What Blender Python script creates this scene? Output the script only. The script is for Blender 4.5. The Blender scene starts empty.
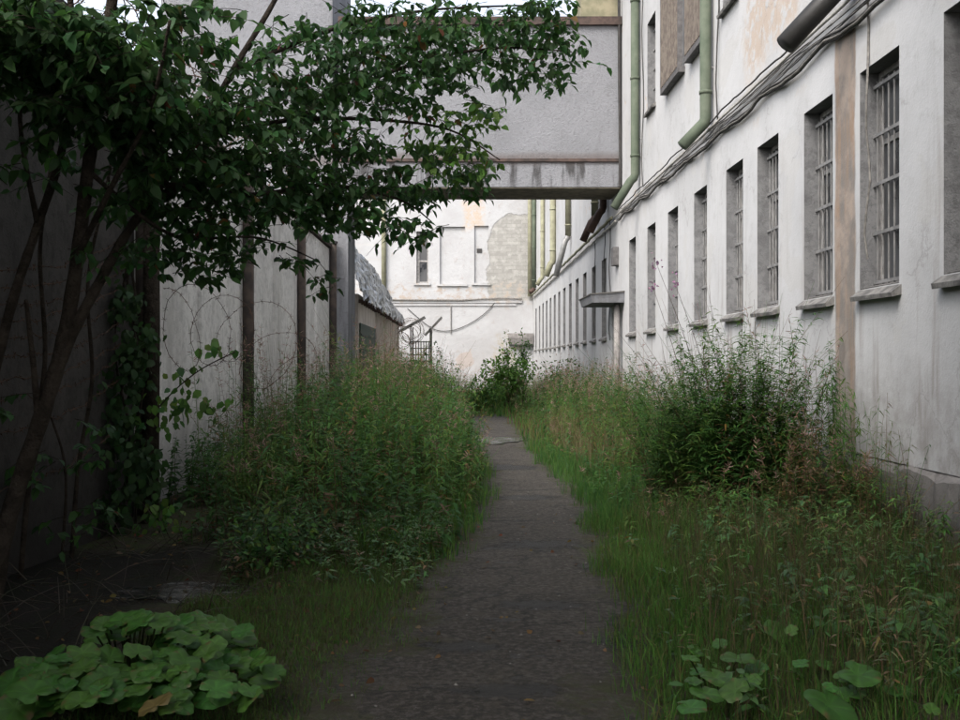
import bpy, math, random
import numpy as np
random.seed(7)
RNG = np.random.default_rng(11)
SC = bpy.context.scene
COL = SC.collection
PI = math.pi
F, VX, VY, EYE = 1050.0, 461.0, 363.0, 1.6      # focal length in px of the 960 px frame, vanishing point, eye height

def at(px, py, Y):
    return np.array([(px - VX) * Y / F, Y, EYE + (VY - py) * Y / F])

# ------------------------------------------------------------------ object helpers
def wloc(o):
    v = np.zeros(3)
    while o is not None:
        v += np.array(o.location); o = o.parent
    return v

def tag(o, label=None, cat=None, group=None, kind=None):
    if label: o['label'] = label
    if cat: o['category'] = cat
    if group: o['group'] = group
    if kind: o['kind'] = kind
    return o

def thing(name, label, cat, loc=(0, 0, 0), group=None):
    o = bpy.data.objects.new(name, None)
    COL.objects.link(o); o.location = loc; o.empty_display_size = 0.2
    return tag(o, label, cat, group)

def copy_tree(o, parent=None):
    c = o.copy(); COL.objects.link(c); c.parent = parent
    for ch in list(o.children): copy_tree(ch, c)
    return c

def mesh_np(name, V, F3=None, F4=None, col=None, mats=None, parent=None, m3=None, m4=None, smooth=False, local=False):
    V = np.asarray(V, dtype=np.float64)
    if parent is not None and not local: V = V - wloc(parent)
    F3 = np.zeros((0, 3), int) if F3 is None or len(F3) == 0 else np.asarray(F3, int)
    F4 = np.zeros((0, 4), int) if F4 is None or len(F4) == 0 else np.asarray(F4, int)
    me = bpy.data.meshes.new(name)
    me.vertices.add(len(V)); me.vertices.foreach_set('co', V.astype(np.float32).ravel())
    li = np.concatenate([F3.ravel(), F4.ravel()]).astype(np.int32)
    me.loops.add(len(li)); me.loops.foreach_set('vertex_index', li)
    nf = len(F3) + len(F4)
    me.polygons.add(nf)
    ls = np.concatenate([np.arange(len(F3)) * 3, len(F3) * 3 + np.arange(len(F4)) * 4]).astype(np.int32)
    me.polygons.foreach_set('loop_start', ls)
    if m3 is not None or m4 is not None:
        mi = np.concatenate([np.zeros(len(F3), int) if m3 is None else m3, np.zeros(len(F4), int) if m4 is None else m4])
        me.polygons.foreach_set('material_index', mi.astype(np.int32))
    if col is not None:
        a = me.color_attributes.new('tint', 'FLOAT_COLOR', 'POINT')
        c4 = np.ones((len(V), 4), np.float32); c4[:, :3] = col
        a.data.foreach_set('color', c4.ravel())
    me.update(calc_edges=True)
    me.polygons.foreach_set('use_smooth', np.full(nf, bool(smooth)))
    for m in (mats if isinstance(mats, (list, tuple)) else [mats]):
        if m is not None: me.materials.append(m)
    o = bpy.data.objects.new(name, me); COL.objects.link(o)
    if parent is not None: o.parent = parent
    return o

class MB:
    """collects boxes, tubes and polygons into one mesh"""
    def __init__(s): s.v, s.f3, s.f4 = [], [], []
    def poly(s, pts):
        b = len(s.v); s.v += [tuple(p) for p in pts]
        if len(pts) == 4: s.f4.append([b, b+1, b+2, b+3])
        elif len(pts) == 3: s.f3.append([b, b+1, b+2])
        else:
            for i in range(1, len(pts)-1): s.f3.append([b, b+i, b+i+1])
        return s
    def hexa(s, P):      # 8 corners: bottom 4 (ccw from above), top 4
        b = len(s.v); s.v += [tuple(p) for p in P]
        for q in ([3,2,1,0],[4,5,6,7],[0,1,5,4],[1,2,6,5],[2,3,7,6],[3,0,4,7]): s.f4.append([b+i for i in q])
        return s
    def box(s, x0, x1, y0, y1, z0, z1, bev=0.0):
        if bev <= 0:
            return s.hexa([(x0,y0,z0),(x1,y0,z0),(x1,y1,z0),(x0,y1,z0),(x0,y0,z1),(x1,y0,z1),(x1,y1,z1),(x0,y1,z1)])
        b = bev      # chamfered top and bottom edges and uprights
        def ring(z, d):
            return [(x0+d+b*0,y0+d,z),(x1-d,y0+d,z),(x1-d,y1-d,z),(x0+d,y1-d,z)]
        base = len(s.v)
        for z, d in ((z0,b),(z0+b,0),(z1-b,0),(z1,b)): s.v += ring(z, d)
        s.f4.append([base+3,base+2,base+1,base])
        for k in range(3):
            for i in range(4):
                j = (i+1) % 4
                s.f4.append([base+4*k+i, base+4*k+j, base+4*k+4+j, base+4*k+4+i])
        s.f4.append([base+12,base+13,base+14,base+15])
        return s
    def tube(s, pts, r, n=8, cap=True):
        pts = [np.array(p, float) for p in pts]
        rs = r if isinstance(r, (list, tuple, np.ndarray)) else [r]*len(pts)
        base = len(s.v); up = None
        for i, p in enumerate(pts):
            t = pts[min(i+1, len(pts)-1)] - pts[max(i-1, 0)]
            t = t/(np.linalg.norm(t)+1e-9)
            if up is None:
                up = np.array([0,0,1.]) if abs(t[2]) < .9 else np.array([1.,0,0])
            a = up - t*np.dot(up, t); a /= np.linalg.norm(a)+1e-9; up = a
            b = np.cross(t, a)
            for k in range(n):
                an = 2*PI*k/n
                s.v.append(tuple(p + rs[i]*(math.cos(an)*a + math.sin(an)*b)))
        for i in range(len(pts)-1):
            for k in range(n):
                j = (k+1) % n
                s.f4.append([base+i*n+k, base+i*n+j, base+(i+1)*n+j, base+(i+1)*n+k])
        if cap:
            for i, p in ((0, pts[0]), (len(pts)-1, pts[-1])):
                c = len(s.v); s.v.append(tuple(p))
                for k in range(n):
                    j = (k+1) % n
                    s.f3.append([c, base+i*n+j, base+i*n+k] if i == 0 else [c, base+i*n+k, base+i*n+j])
        return s
    def build(s, name, m, parent=None, smooth=False, local=False):
        return mesh_np(name, s.v, s.f3, s.f4, mats=m, parent=parent, smooth=smooth, local=local)

def smooth_path(pts, k=6):
    P = [np.array(p, float) for p in pts]; out = []
    for i in range(len(P)-1):
        p0, p1, p2, p3 = P[max(i-1,0)], P[i], P[i+1], P[min(i+2,len(P)-1)]
        for j in range(k):
            t = j/k
            out.append(.5*((2*p1)+(-p0+p2)*t+(2*p0-5*p1+4*p2-p3)*t*t+(-p0+3*p1-3*p2+p3)*t**3))
    out.append(P[-1]); return out

# ------------------------------------------------------------------ materials
class NG:
    def __init__(s, name, rough=.8, spec=.3):
        s.m = bpy.data.materials.new(name); s.m.use_nodes = True
        s.nt = s.m.node_tree; s.N = s.nt.nodes; s.L = s.nt.links
        s.b = s.N['Principled BSDF']; s.out = s.N['Material Output']
        s.b.inputs['Roughness'].default_value = rough
        s.b.inputs['Specular IOR Level'].default_value = spec
        g = s.N.new('ShaderNodeNewGeometry'); s.pos = g.outputs['Position']
        sp = s.N.new('ShaderNodeSeparateXYZ'); s.L.new(s.pos, sp.inputs[0])
        s.x, s.y, s.z = sp.outputs
    def put(s, sock, v):
        if isinstance(v, bpy.types.NodeSocket): s.L.new(v, sock)
        elif v is not None:
            if isinstance(v, (tuple, list)) and len(v) == 3 and sock.type == 'RGBA': v = (*v, 1)
            sock.default_value = v
    def math(s, op, a, b=None, c=None, clamp=False):
        n = s.N.new('ShaderNodeMath'); n.operation = op; n.use_clamp = clamp
        s.put(n.inputs[0], a); s.put(n.inputs[1], b); s.put(n.inputs[2], c)
        return n.outputs[0]
    def mul(s, a, b): return s.math('MULTIPLY', a, b)
    def add(s, a, b): return s.math('ADD', a, b)
    def vec(s, x, y, z):
        n = s.N.new('ShaderNodeCombineXYZ'); s.put(n.inputs[0], x); s.put(n.inputs[1], y); s.put(n.inputs[2], z); return n.outputs[0]
    def scaled(s, sx, sy, sz): return s.vec(s.mul(s.x, sx), s.mul(s.y, sy), s.mul(s.z, sz))
    def noise(s, scale=1., detail=5., rough=.55, vec=None, dist=0.):
        n = s.N.new('ShaderNodeTexNoise'); s.L.new(vec if vec is not None else s.pos, n.inputs['Vector'])
        n.inputs['Scale'].default_value = scale; n.inputs['Detail'].default_value = detail
        n.inputs['Roughness'].default_value = rough; n.inputs['Distortion'].default_value = dist
        return n.outputs['Fac']
    def vor(s, scale, vec=None, feat='F1', out='Distance'):
        n = s.N.new('ShaderNodeTexVoronoi'); n.feature = feat; s.L.new(vec if vec is not None else s.pos, n.inputs['Vector'])
        n.inputs['Scale'].default_value = scale
        return n.outputs[out]
    def step(s, v, a, b, lo=0., hi=1.):
        n = s.N.new('ShaderNodeMapRange'); n.interpolation_type = 'SMOOTHSTEP'
        s.put(n.inputs[0], v)
        for i, q in enumerate((a, b, lo, hi)): n.inputs[1+i].default_value = q
        if a > b:      # reversed ramp
            n.inputs[1].default_value, n.inputs[2].default_value = b, a
            n.inputs[3].default_value, n.inputs[4].default_value = hi, lo
        return n.outputs[0]
    def band(s, v, a, b, e):       # 1 between a and b, soft edge e
        return s.mul(s.step(v, a-e, a+e), s.step(v, b+e, b-e))
    def mix(s, f, a, b):
        n = s.N.new('ShaderNodeMix'); n.data_type = 'RGBA'
        s.put(n.inputs[0], f); s.put(n.inputs[6], a); s.put(n.inputs[7], b)
        return n.outputs[2]
    def bump(s, h, strength=.5, dist=.02):
        n = s.N.new('ShaderNodeBump'); n.inputs['Strength'].default_value = strength; n.inputs['Distance'].default_value = dist
        s.put(n.inputs['Height'], h); s.L.new(n.outputs[0], s.b.inputs['Normal'])
    def color(s, c): s.put(s.b.inputs['Base Color'], c); return s
    def rough(s, v): s.put(s.b.inputs['Roughness'], v)

M = {}
def simple(name, c, rough=.8, spec=.3, metal=0., vary=.35, scale=6., bump=.2, second=None, bd=.01):
    g = NG(name, rough, spec)
    c2 = second or tuple(q*(1-vary) for q in c)
    n = g.noise(scale, 6, .6)
    g.color(g.mix(g.step(n, .35, .65), c, c2))
    g.b.inputs['Metallic'].default_value = metal
    if bump: g.bump(g.noise(scale*5, 5), bump, bd)
    M[name] = g.m; return g.m

def mat_main_plaster():
    g = NG('lime_plaster', .9, .15)
    n1 = g.noise(.55, 6, .6); n2 = g.noise(5, 6, .65); n3 = g.noise(40, 3)
    c = g.mix(g.step(n1, .35, .7), (.455,.457,.462), (.39,.392,.396))
    c = g.mix(g.mul(g.step(n2, .52, .72), .45), c, (.33,.326,.322))
    rep = g.step(g.noise(.75, 4, .5, vec=g.scaled(1,1,1.25)), .585, .60)
    c = g.mix(g.mul(rep, .55), c, (.42,.415,.405))
    # old wash: beige coat laid bare where the top coat has come off
    wob = g.mul(g.add(g.noise(1.3, 6, .7), -.5), 1.8)
    pz = g.add(g.z, wob); py = g.add(g.y, wob)
    peel = g.mul(g.band(py, 12.3, 14.6, .25), g.band(pz, 5.55, 8.2, .3))
    peel = g.mul(peel, g.step(n2, .38, .52))
    rnd = g.mul(g.step(g.noise(.8, 5, .7, vec=g.scaled(1,1.2,1.5)), .64, .68), g.step(g.z, 4.6, 5.2))
    peel = g.math('MAXIMUM', peel, rnd)
    c = g.mix(g.mul(peel, .85), c, g.mix(n2, (.44,.365,.30), (.38,.31,.255)))
    # rust-brown strip where a broken downpipe ran
    ed = g.mul(g.add(g.noise(3., 5, .6, vec=g.scaled(1,1,.6)), -.5), .16)
    sy = g.add(g.y, ed)
    strip = g.mul(g.band(sy, 10.5, 11.06, .03), g.step(g.z, 5.2, 4.95))
    st = g.noise(9., 5, .6, vec=g.scaled(1,1,.09))
    bl = g.noise(2.2, 5, .65)
    sc = g.mix(g.step(g.add(st, g.mul(g.band(sy,10.66,10.92,.06),.14)), .42, .62), (.25,.172,.118), (.17,.152,.136))
    sc = g.mix(g.step(bl, .42, .66), sc, (.31,.25,.205))
    c = g.mix(g.mul(strip, .93), c, sc)
    # rain streaks and grime
    s2 = g.noise(5., 5, .6, vec=g.scaled(1,1,.1))
    streak = g.mul(g.step(s2, .53, .70), .75)
    c = g.mix(g.mul(streak, g.step(g.z, 5.4, 1.0)), c, (.27,.25,.235))
    low = g.mul(g.step(g.add(g.z, g.mul(g.add(n1,-.5), 1.3)), 1.9, .7), .75)
    c = g.mix(g.mul(low, g.step(n2, .3, .65)), c, (.235,.22,.21))
    # fine cracks
    cv = g.vor(1.3, vec=g.vec(g.x, g.add(g.y, g.mul(n2, .5)), g.add(g.mul(g.z,.7), g.mul(g.noise(3,5),.6))), feat='DISTANCE_TO_EDGE')
    crack = g.mul(g.step(cv, .018, .0), g.step(n1, .5, .56))
    c = g.mix(g.mul(crack, .4), c, (.2,.19,.18))
    sp = g.step(g.vor(7), .07, .04)
    c = g.mix(g.mul(sp, g.mul(g.step(n2, .55, .6), .6)), c, (.3,.27,.24))
    g.color(c)
    h = g.add(g.mul(n2, 1.), g.add(g.mul(n3, .35), g.mul(peel, -.6)))
    h = g.add(h, g.mul(g.noise(1.6, 3), 2.))
    g.bump(h, .28, .025); M['plaster'] = g.m

def mat_bridge():
    g = NG('grey_roughcast', .95, .1)
    n1 = g.noise(.7, 5, .6); n2 = g.noise(14, 6, .7); n3 = g.noise(45, 4, .7)
    c = g.mix(g.step(n1, .35, .7), (.240,.245,.262), (.205,.210,.224))
    c = g.mix(g.mul(g.step(n2, .5, .72), .5), c, (.125,.125,.132))
    blot = g.noise(3.2, 6, .7)
    c = g.mix(g.mul(g.step(blot, .55, .75), .3), c, (.15,.15,.155))
    c = g.mix(g.mul(g.step(n3, .55, .7), .4), c, (.285,.285,.30))
    v = g.noise(1.0, 5, .6, vec=g.scaled(1.3,1.3,.25))
    c = g.mix(g.mul(g.step(v, .54, .7), .4), c, (.11,.109,.113))
    # black runs below the ledge, and damp over it
    r = g.noise(2.6, 4, .6, vec=g.scaled(1,1,.12))
    runs = g.mul(g.step(r, .50, .60), g.mul(g.step(g.z, 6.62, 6.5), g.step(g.z, 5.7, 6.3, .35, 1.)))
    c = g.mix(g.mul(runs, .85), c, (.05,.048,.048))
    damp = g.mul(g.band(g.add(g.z, g.mul(n1,.25)), 6.6, 6.86, .09), .7)
    c = g.mix(damp, c, (.14,.12,.115))
    g.color(c); g.bump(g.add(n2, g.mul(n3, .8)), .9, .04); M['bridge'] = g.m

def mat_end_wall():
    g = NG('flaking_whitewash', .9, .15)
    n1 = g.noise(.5, 6, .65); n2 = g.noise(3, 6, .65); n3 = g.noise(18, 4)
    c = g.mix(g.step(n1, .35, .7), (.395,.40,.41), (.34,.34,.345))
    c = g.mix(g.mul(g.step(n2, .55, .72), .55), c, (.30,.27,.245))
    wob = g.mul(g.add(g.noise(.9, 6, .65), -.5), 1.4)
    wx = g.add(g.x, wob); wz = g.add(g.z, wob)
    # plaster gone: grey stone courses
    d = g.math('SQRT', g.add(g.math('POWER', g.math('MAXIMUM', g.add(3.0, g.mul(wx, -1.)), 0.), 2.), g.math('POWER', g.math('MAXIMUM', g.add(wz, -8.2), 0.), 2.)))
    bare = g.mul(g.step(d, 1.55, 1.45), g.step(wz, 4.8, 5.1))
    br = g.N.new('ShaderNodeTexBrick'); g.L.new(g.vec(g.x, g.z, 0.), br.inputs['Vector'])
    br.inputs['Scale'].default_value = 2.2; br.inputs['Mortar Size'].default_value = .035
    br.inputs['Brick Width'].default_value = 1.1; br.inputs['Row Height'].default_value = .42
    br.inputs['Color1'].default_value = (.235,.23,.215,1); br.inputs['Color2'].default_value = (.30,.295,.275,1); br.inputs['Mortar'].default_value = (.225,.22,.205,1)
    sc = g.mix(g.step(n2, .45, .7), br.outputs['Color'], (.36,.355,.335))
    c = g.mix(g.mul(bare, .92), c, sc)
    # exposed orange brick above the niches
    och = g.mul(g.band(wx, .2, 1.2, .15), g.band(wz, 8.9, 10.6, .2))
    bk = g.N.new('ShaderNodeTexBrick'); g.L.new(g.vec(g.x, g.z, 0.), bk.inputs['Vector'])
    bk.inputs['Scale'].default_value = 3.; bk.inputs['Row Height'].default_value = .3
    bk.inputs['Color1'].default_value = (.40,.325,.255,1); bk.inputs['Color2'].default_value = (.41,.35,.295,1); bk.inputs['Mortar'].default_value = (.42,.39,.36,1)
    c = g.mix(g.mul(och, g.step(n2, .35, .55)), c, bk.outputs['Color'])
    # rusty zone along the string course, bare dabs lower down
    zone = g.mul(g.band(wz, 4.75, 5.9, .25), g.step(n2, .48, .62))
    c = g.mix(g.mul(zone, .75), c, (.33,.275,.225))
    dx = g.add(wx, -.25); dz = g.add(wz, -1.75)
    hole = g.step(g.math('SQRT', g.add(g.mul(dx,dx), g.mul(dz,dz))), .5, .42)
    c = g.mix(g.mul(hole, .8), c, (.36,.31,.28))
    yl = g.mul(g.band(wx, 1.7, 3.2, .2), g.band(wz, 1.0, 3.0, .3))
    c = g.mix(g.mul(g.mul(yl, .6), g.step(n2, .42, .6)), c, (.30,.26,.17))
    lowd = g.mul(g.step(g.z, 2.6, .8), .5)
    c = g.mix(g.mul(lowd, g.step(n1, .35, .65)), c, (.31,.29,.275))
    # wide rustication joints at the far side
    w = g.math('FRACT', g.mul(g.z, 1.25))
    j = g.mul(g.step(w, .08, .04), g.step(g.x, -4.25, -4.3))
    c = g.mix(g.mul(j, .5), c, (.4,.38,.36))
    g.color(c); g.bump(g.add(g.mul(n2, 1.5), g.add(g.mul(n3,.5), g.mul(bare,-1.))), .5, .05); M['endwall'] = g.m

def mat_concrete(key, name, ca, cb, stain, amt=.7):
    g = NG(name, .92, .15)
    n1 = g.noise(.8, 5, .6); n2 = g.noise(16, 6, .7); n3 = g.noise(60, 3)
    c = g.mix(g.step(n1, .35, .7), ca, cb)
    c = g.mix(g.mul(g.step(n2, .5, .75), .5), c, tuple(q*.6 for q in ca))
    s = g.noise(1.1, 4, .55, vec=g.scaled(1,1,.16))
    c = g.mix(g.mul(g.step(s, .5, .72), amt), c, stain)
    c = g.mix(g.mul(g.step(g.noise(3.5, 6, .75), .48, .62), .55), c, tuple(q*.66 for q in cb))
    c = g.mix(g.mul(g.step(g.noise(11, 5, .75), .50, .60), .45), c, tuple(q*.6 for q in cb))
    c = g.mix(g.mul(g.step(g.add(g.z, n1), 1.9, .7), .6), c, tuple(q*.8 for q in stain))
    sp = g.step(g.vor(22), .16, .08)
    c = g.mix(g.mul(sp, .5), c, tuple(q*.5 for q in ca))
    g.color(c); g.bump(g.add(n2, g.mul(n3, .5)), .6, .02); M[key] = g.m

def mat_path():
    g = NG('worn_asphalt', .75, .35)
    n1 = g.noise(.9, 6, .6); n2 = g.noise(9, 6, .7); n3 = g.noise(26, 6, .8); n4 = g.noise(2.6, 6, .65)
    c = g.mix(g.step(n1, .35, .68), (.044,.0375,.030), (.069,.060,.049))
    c = g.mix(g.mul(g.step(n2, .48, .68), .7), c, (.034,.031,.029))
    c = g.mix(g.mul(g.step(n3, .50, .60), .85), c, (.115,.104,.092))
    c = g.mix(g.mul(g.step(n3, .48, .40), .8), c, (.018,.0165,.0155))
    st = g.vor(34, out='Color'); ss = g.N.new('ShaderNodeSeparateColor'); g.L.new(st, ss.inputs[0])
    c = g.mix(g.mul(g.step(ss.outputs[0], .95, .99), .35), c, (.12,.11,.10))
    c = g.mix(g.mul(g.step(n4, .55, .66), .45), c, (.078,.068,.048))
    pot = g.step(g.noise(1.5, 5, .65, vec=g.scaled(1.,1.6,1)), .60, .66)
    c = g.mix(g.mul(pot, .7), c, (.026,.024,.024))
    a = g.N.new('ShaderNodeAttribute'); a.attribute_name = 'tint'; sa = g.N.new('ShaderNodeSeparateColor'); g.L.new(a.outputs['Color'], sa.inputs[0])
    e = g.step(g.add(sa.outputs[0], g.mul(g.add(g.noise(3.0, 6, .75), -.5), 1.6)), .50, .22)     # soil and moss over the margin
    soil = g.mix(g.step(n2, .4, .62), (.050,.042,.030), (.055,.062,.026))
    soil = g.mix(g.mul(g.step(n3, .5, .7), .6), soil, (.095,.08,.055))
    c = g.mix(e, c, soil)
    holes = None
    for cx, cy, rx, ry in ((1.0,6.0,.20,.16),(.22,5.1,.26,.12),(.72,9.2,.42,.22),(1.12,8.2,.22,.16),(.75,12.4,.4,.25),(.55,6.9,.3,.15),(.0,5.9,.22,.12),(.7,16,.5,.4)):
        dx = g.mul(g.add(g.x, -cx), 1/rx); dy = g.mul(g.add(g.y, -cy), 1/ry)
        d = g.add(g.math('SQRT', g.add(g.mul(dx,dx), g.mul(dy,dy))), g.mul(g.add(n2,-.5), 3.2))
        h = g.step(d, 1.05, .75); holes = h if holes is None else g.math('MAXIMUM', holes, h)
    pot = g.math('MAXIMUM', pot, holes)
    c = g.mix(g.mul(holes, .75), c, (.017,.016,.016))
    cv = g.vor(1.6, vec=g.vec(g.add(g.x, g.mul(n2,.35)), g.add(g.y, g.mul(n4,.5)), 0.), feat='DISTANCE_TO_EDGE')
    c = g.mix(g.mul(g.mul(g.step(cv, .035, .006), g.step(n1, .45, .55)), .75), c, (.014,.013,.012))
    g.color(c)
    g.rough(g.math('MAXIMUM', g.step(pot, 0, 1, .8, .55), e))
    g.bump(g.add(g.mul(n2, 1.), g.add(g.mul(n3, .9), g.mul(pot, -.8))), 1., .06); M['path'] = g.m

def mat_ground():
    g = NG('damp_soil', .95, .15)
    n1 = g.noise(.9, 6, .65); n2 = g.noise(8, 6, .7); n3 = g.noise(50, 4, .7)
    c = g.mix(g.step(n1, .35, .65), (.050,.042,.030), (.075,.062,.045))
    c = g.mix(g.step(n2, .42, .58), c, (.052,.066,.024))
    c = g.mix(g.mul(g.step(n3, .55, .7), .6), c, (.028,.024,.019))
    dk = g.mul(g.step(g.add(g.x, g.mul(n1, .8)), -1.2, -1.8), g.step(g.add(g.y, g.mul(n2,.6)), 9.2, 8.4))  # left foreground soil darkened: deep tree shade put into the colour
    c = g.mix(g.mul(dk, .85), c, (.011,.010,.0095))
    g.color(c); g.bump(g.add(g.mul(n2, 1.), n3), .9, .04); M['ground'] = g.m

def mat_leaf(key, name, trans=.35, rough=.5, spec=.35):
    g = NG(name, rough, spec)
    a = g.N.new('ShaderNodeAttribute'); a.attribute_name = 'tint'
    n = g.noise(30, 3)
    c = g.mix(g.mul(g.step(n, .4, .7), .35), a.outputs['Color'], g.mix(.5, a.outputs['Color'], (.05,.06,.02)))
    g.color(c)
    t = g.N.new('ShaderNodeBsdfTranslucent')
    hs = g.N.new('ShaderNodeHueSaturation'); hs.inputs['Value'].default_value = 1.25; hs.inputs['Hue'].default_value = .485
    g.L.new(c, hs.inputs['Color']); g.L.new(hs.outputs[0], t.inputs[0])
    mx = g.N.new('ShaderNodeMixShader'); mx.inputs[0].default_value = trans
    g.L.new(g.b.outputs[0], mx.inputs[1]); g.L.new(t.outputs[0], mx.inputs[2]); g.L.new(mx.outputs[0], g.out.inputs[0])
    M[key] = g.m

def mat_roof_sheet():
    g = NG('crumpled_zinc_sheet', .38, .5); g.b.inputs['Metallic'].default_value = .55
    n1 = g.noise(2.2, 5, .6); n2 = g.noise(7, 5, .6)
    c = g.mix(g.step(n1, .4, .65), (.36,.38,.40), (.20,.215,.23))
    c = g.mix(g.mul(g.step(n2, .56, .66), .7), c, (.62,.63,.64))
    g.color(c); g.bump(g.add(n1, g.vor(3.5)), .9, .25); M['zinc'] = g.m

def mat_water():
    g = NG('still_water', .08, .6)
    n = g.noise(6, 5, .6, vec=g.scaled(.6, 1.6, 1))
    g.color(g.mix(g.step(n, .45, .62), (.02,.02,.022), (.05,.047,.045))); g.rough(g.step(n, .5, .7, .06, .55))
    g.bump(g.noise(5, 4, .6, vec=g.scaled(.5, 3., 1)), .25, .03); M['water'] = g.m

mat_main_plaster(); mat_bridge(); mat_end_wall()
mat_concrete('panel', 'pale_cast_concrete', (.74,.722,.70), (.63,.615,.595), (.30,.282,.265), .5)
mat_concrete('darkwall', 'weathered_shade_concrete', (.092,.085,.080), (.060,.056,.053), (.034,.032,.030), .8)  # weathered concrete; much of the tree's shade is put into this dark colour
mat_concrete('stone', 'rough_plinth_stone', (.27,.255,.245), (.19,.18,.175), (.10,.095,.09), .6)
mat_concrete('reveal', 'painted_shaded_reveal', (.20,.202,.206), (.155,.156,.16), (.09,.089,.087), .5)  # grey paint, darkened further with part of the recess shade in the colour
mat_path(); mat_ground(); mat_roof_sheet(); mat_water()
mat_leaf('leaf', 'tree_leaf', .45, .55, .25); mat_leaf('weed', 'weed_leaf', .48, .6, .2); mat_leaf('broad', 'broad_leaf', .3, .5, .35)
simple('bark', (.055,.045,.036), .95, .1, 0, .5, 9, .9, bd=.03)
simple('stem', (.10,.085,.045), .8, .2, 0, .5, 9, 0)
simple('steel', (.225,.223,.22), .7, .3, .1, .35, 8, 0)
simple('rust', (.10,.058,.038), .85, .2, .1, .5, 8, .4, second=(.05,.035,.028))
simple('post', (.075,.058,.048), .85, .2, 0, .5, 5, .5, second=(.035,.03,.027))
simple('sill', (.20,.195,.185), .9, .2, 0, .5, 7, .9, second=(.095,.092,.09))
simple('greenpipe', (.105,.122,.092), .8, .15, 0, .3, 3, .3, second=(.070,.088,.064))
simple('olivepipe', (.25,.25,.175), .75, .2, 0, .3, 5, .2, second=(.19,.185,.13))
simple('blackpipe', (.022,.021,.02), .55, .4, 0, .4, 7, .1)
simple('brownpipe', (.075,.045,.035), .7, .3, 0, .4, 6, .2)
simple('zincpipe', (.30,.30,.295), .55, .4, .3, .3, 5, .1)
simple('cable', (.21,.20,.185), .7, .3, 0, .5, 12, 0)
simple('cable_dark', (.05,.048,.046), .7, .3, 0, .4, 12, 0)
simple('conduit', (.50,.48,.44), .6, .3, .1, .4, 6, .1)
simple('coping', (.085,.06,.052), .85, .2, 0, .5, 4, .4, second=(.04,.033,.03))
simple('lintel', (.16,.145,.11), .9, .15, 0, .4, 5, .5, second=(.09,.08,.065))
simple('louvre', (.19,.165,.14), .85, .15, 0, .4, 8, .3, second=(.12,.10,.088))
simple('frame', (.33,.32,.31), .8, .25, 0, .4, 9, .3)
simple('frame_dark', (.12,.115,.115), .7, .3, 0, .4, 9, .2)
simple('greendoor', (.035,.065,.045), .7, .3, 0, .4, 7, .3)
simple('ochre', (.27,.245,.17), .9, .15, 0, .4, 2.5, .6, second=(.17,.165,.11))
simple('shedwall', (.58,.53,.48), .9, .15, 0, .4, 1.6, .6, second=(.45,.39,.34))
simple('roofing', (.10,.095,.09), .8, .2, 0, .3, 3, .3)
simple('pebble', (.10,.095,.09), .9, .2, 0, .6, 20, .3, second=(.20,.19,.18))
def glass_dark(name, c):
    g = NG(name, .25, .4); n = g.noise(2.2, 6, .6)
    d = g.step(g.add(n, g.mul(g.noise(1., 2, .5, vec=g.scaled(1,.9,1.5)), .8)), .78, .98)
    g.color(g.mix(d, c, (.07,.072,.075))); g.rough(g.add(g.mul(d, .5), .2)); M[name] = g.m
glass_dark('dirty_glass', (.022,.024,.027))

# ------------------------------------------------------------------ foliage in bulk
def unit(a): return a/(np.linalg.norm(a, axis=-1, keepdims=True)+1e-9)
def rand_dirs(n, zmin=-1, zmax=1):
    z = RNG.uniform(zmin, zmax, n); a = RNG.uniform(0, 2*PI, n); r = np.sqrt(np.maximum(0, 1-z*z))
    return np.stack([r*np.cos(a), r*np.sin(a), z], 1)
def tint(n, cols, jit=.25):
    c = np.array(cols)[RNG.integers(0, len(cols), n)]
    return np.clip(c*RNG.uniform(1-jit, 1+jit, (n,1))*RNG.uniform(.9, 1.1, (n,3)), 0, 1)

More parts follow.
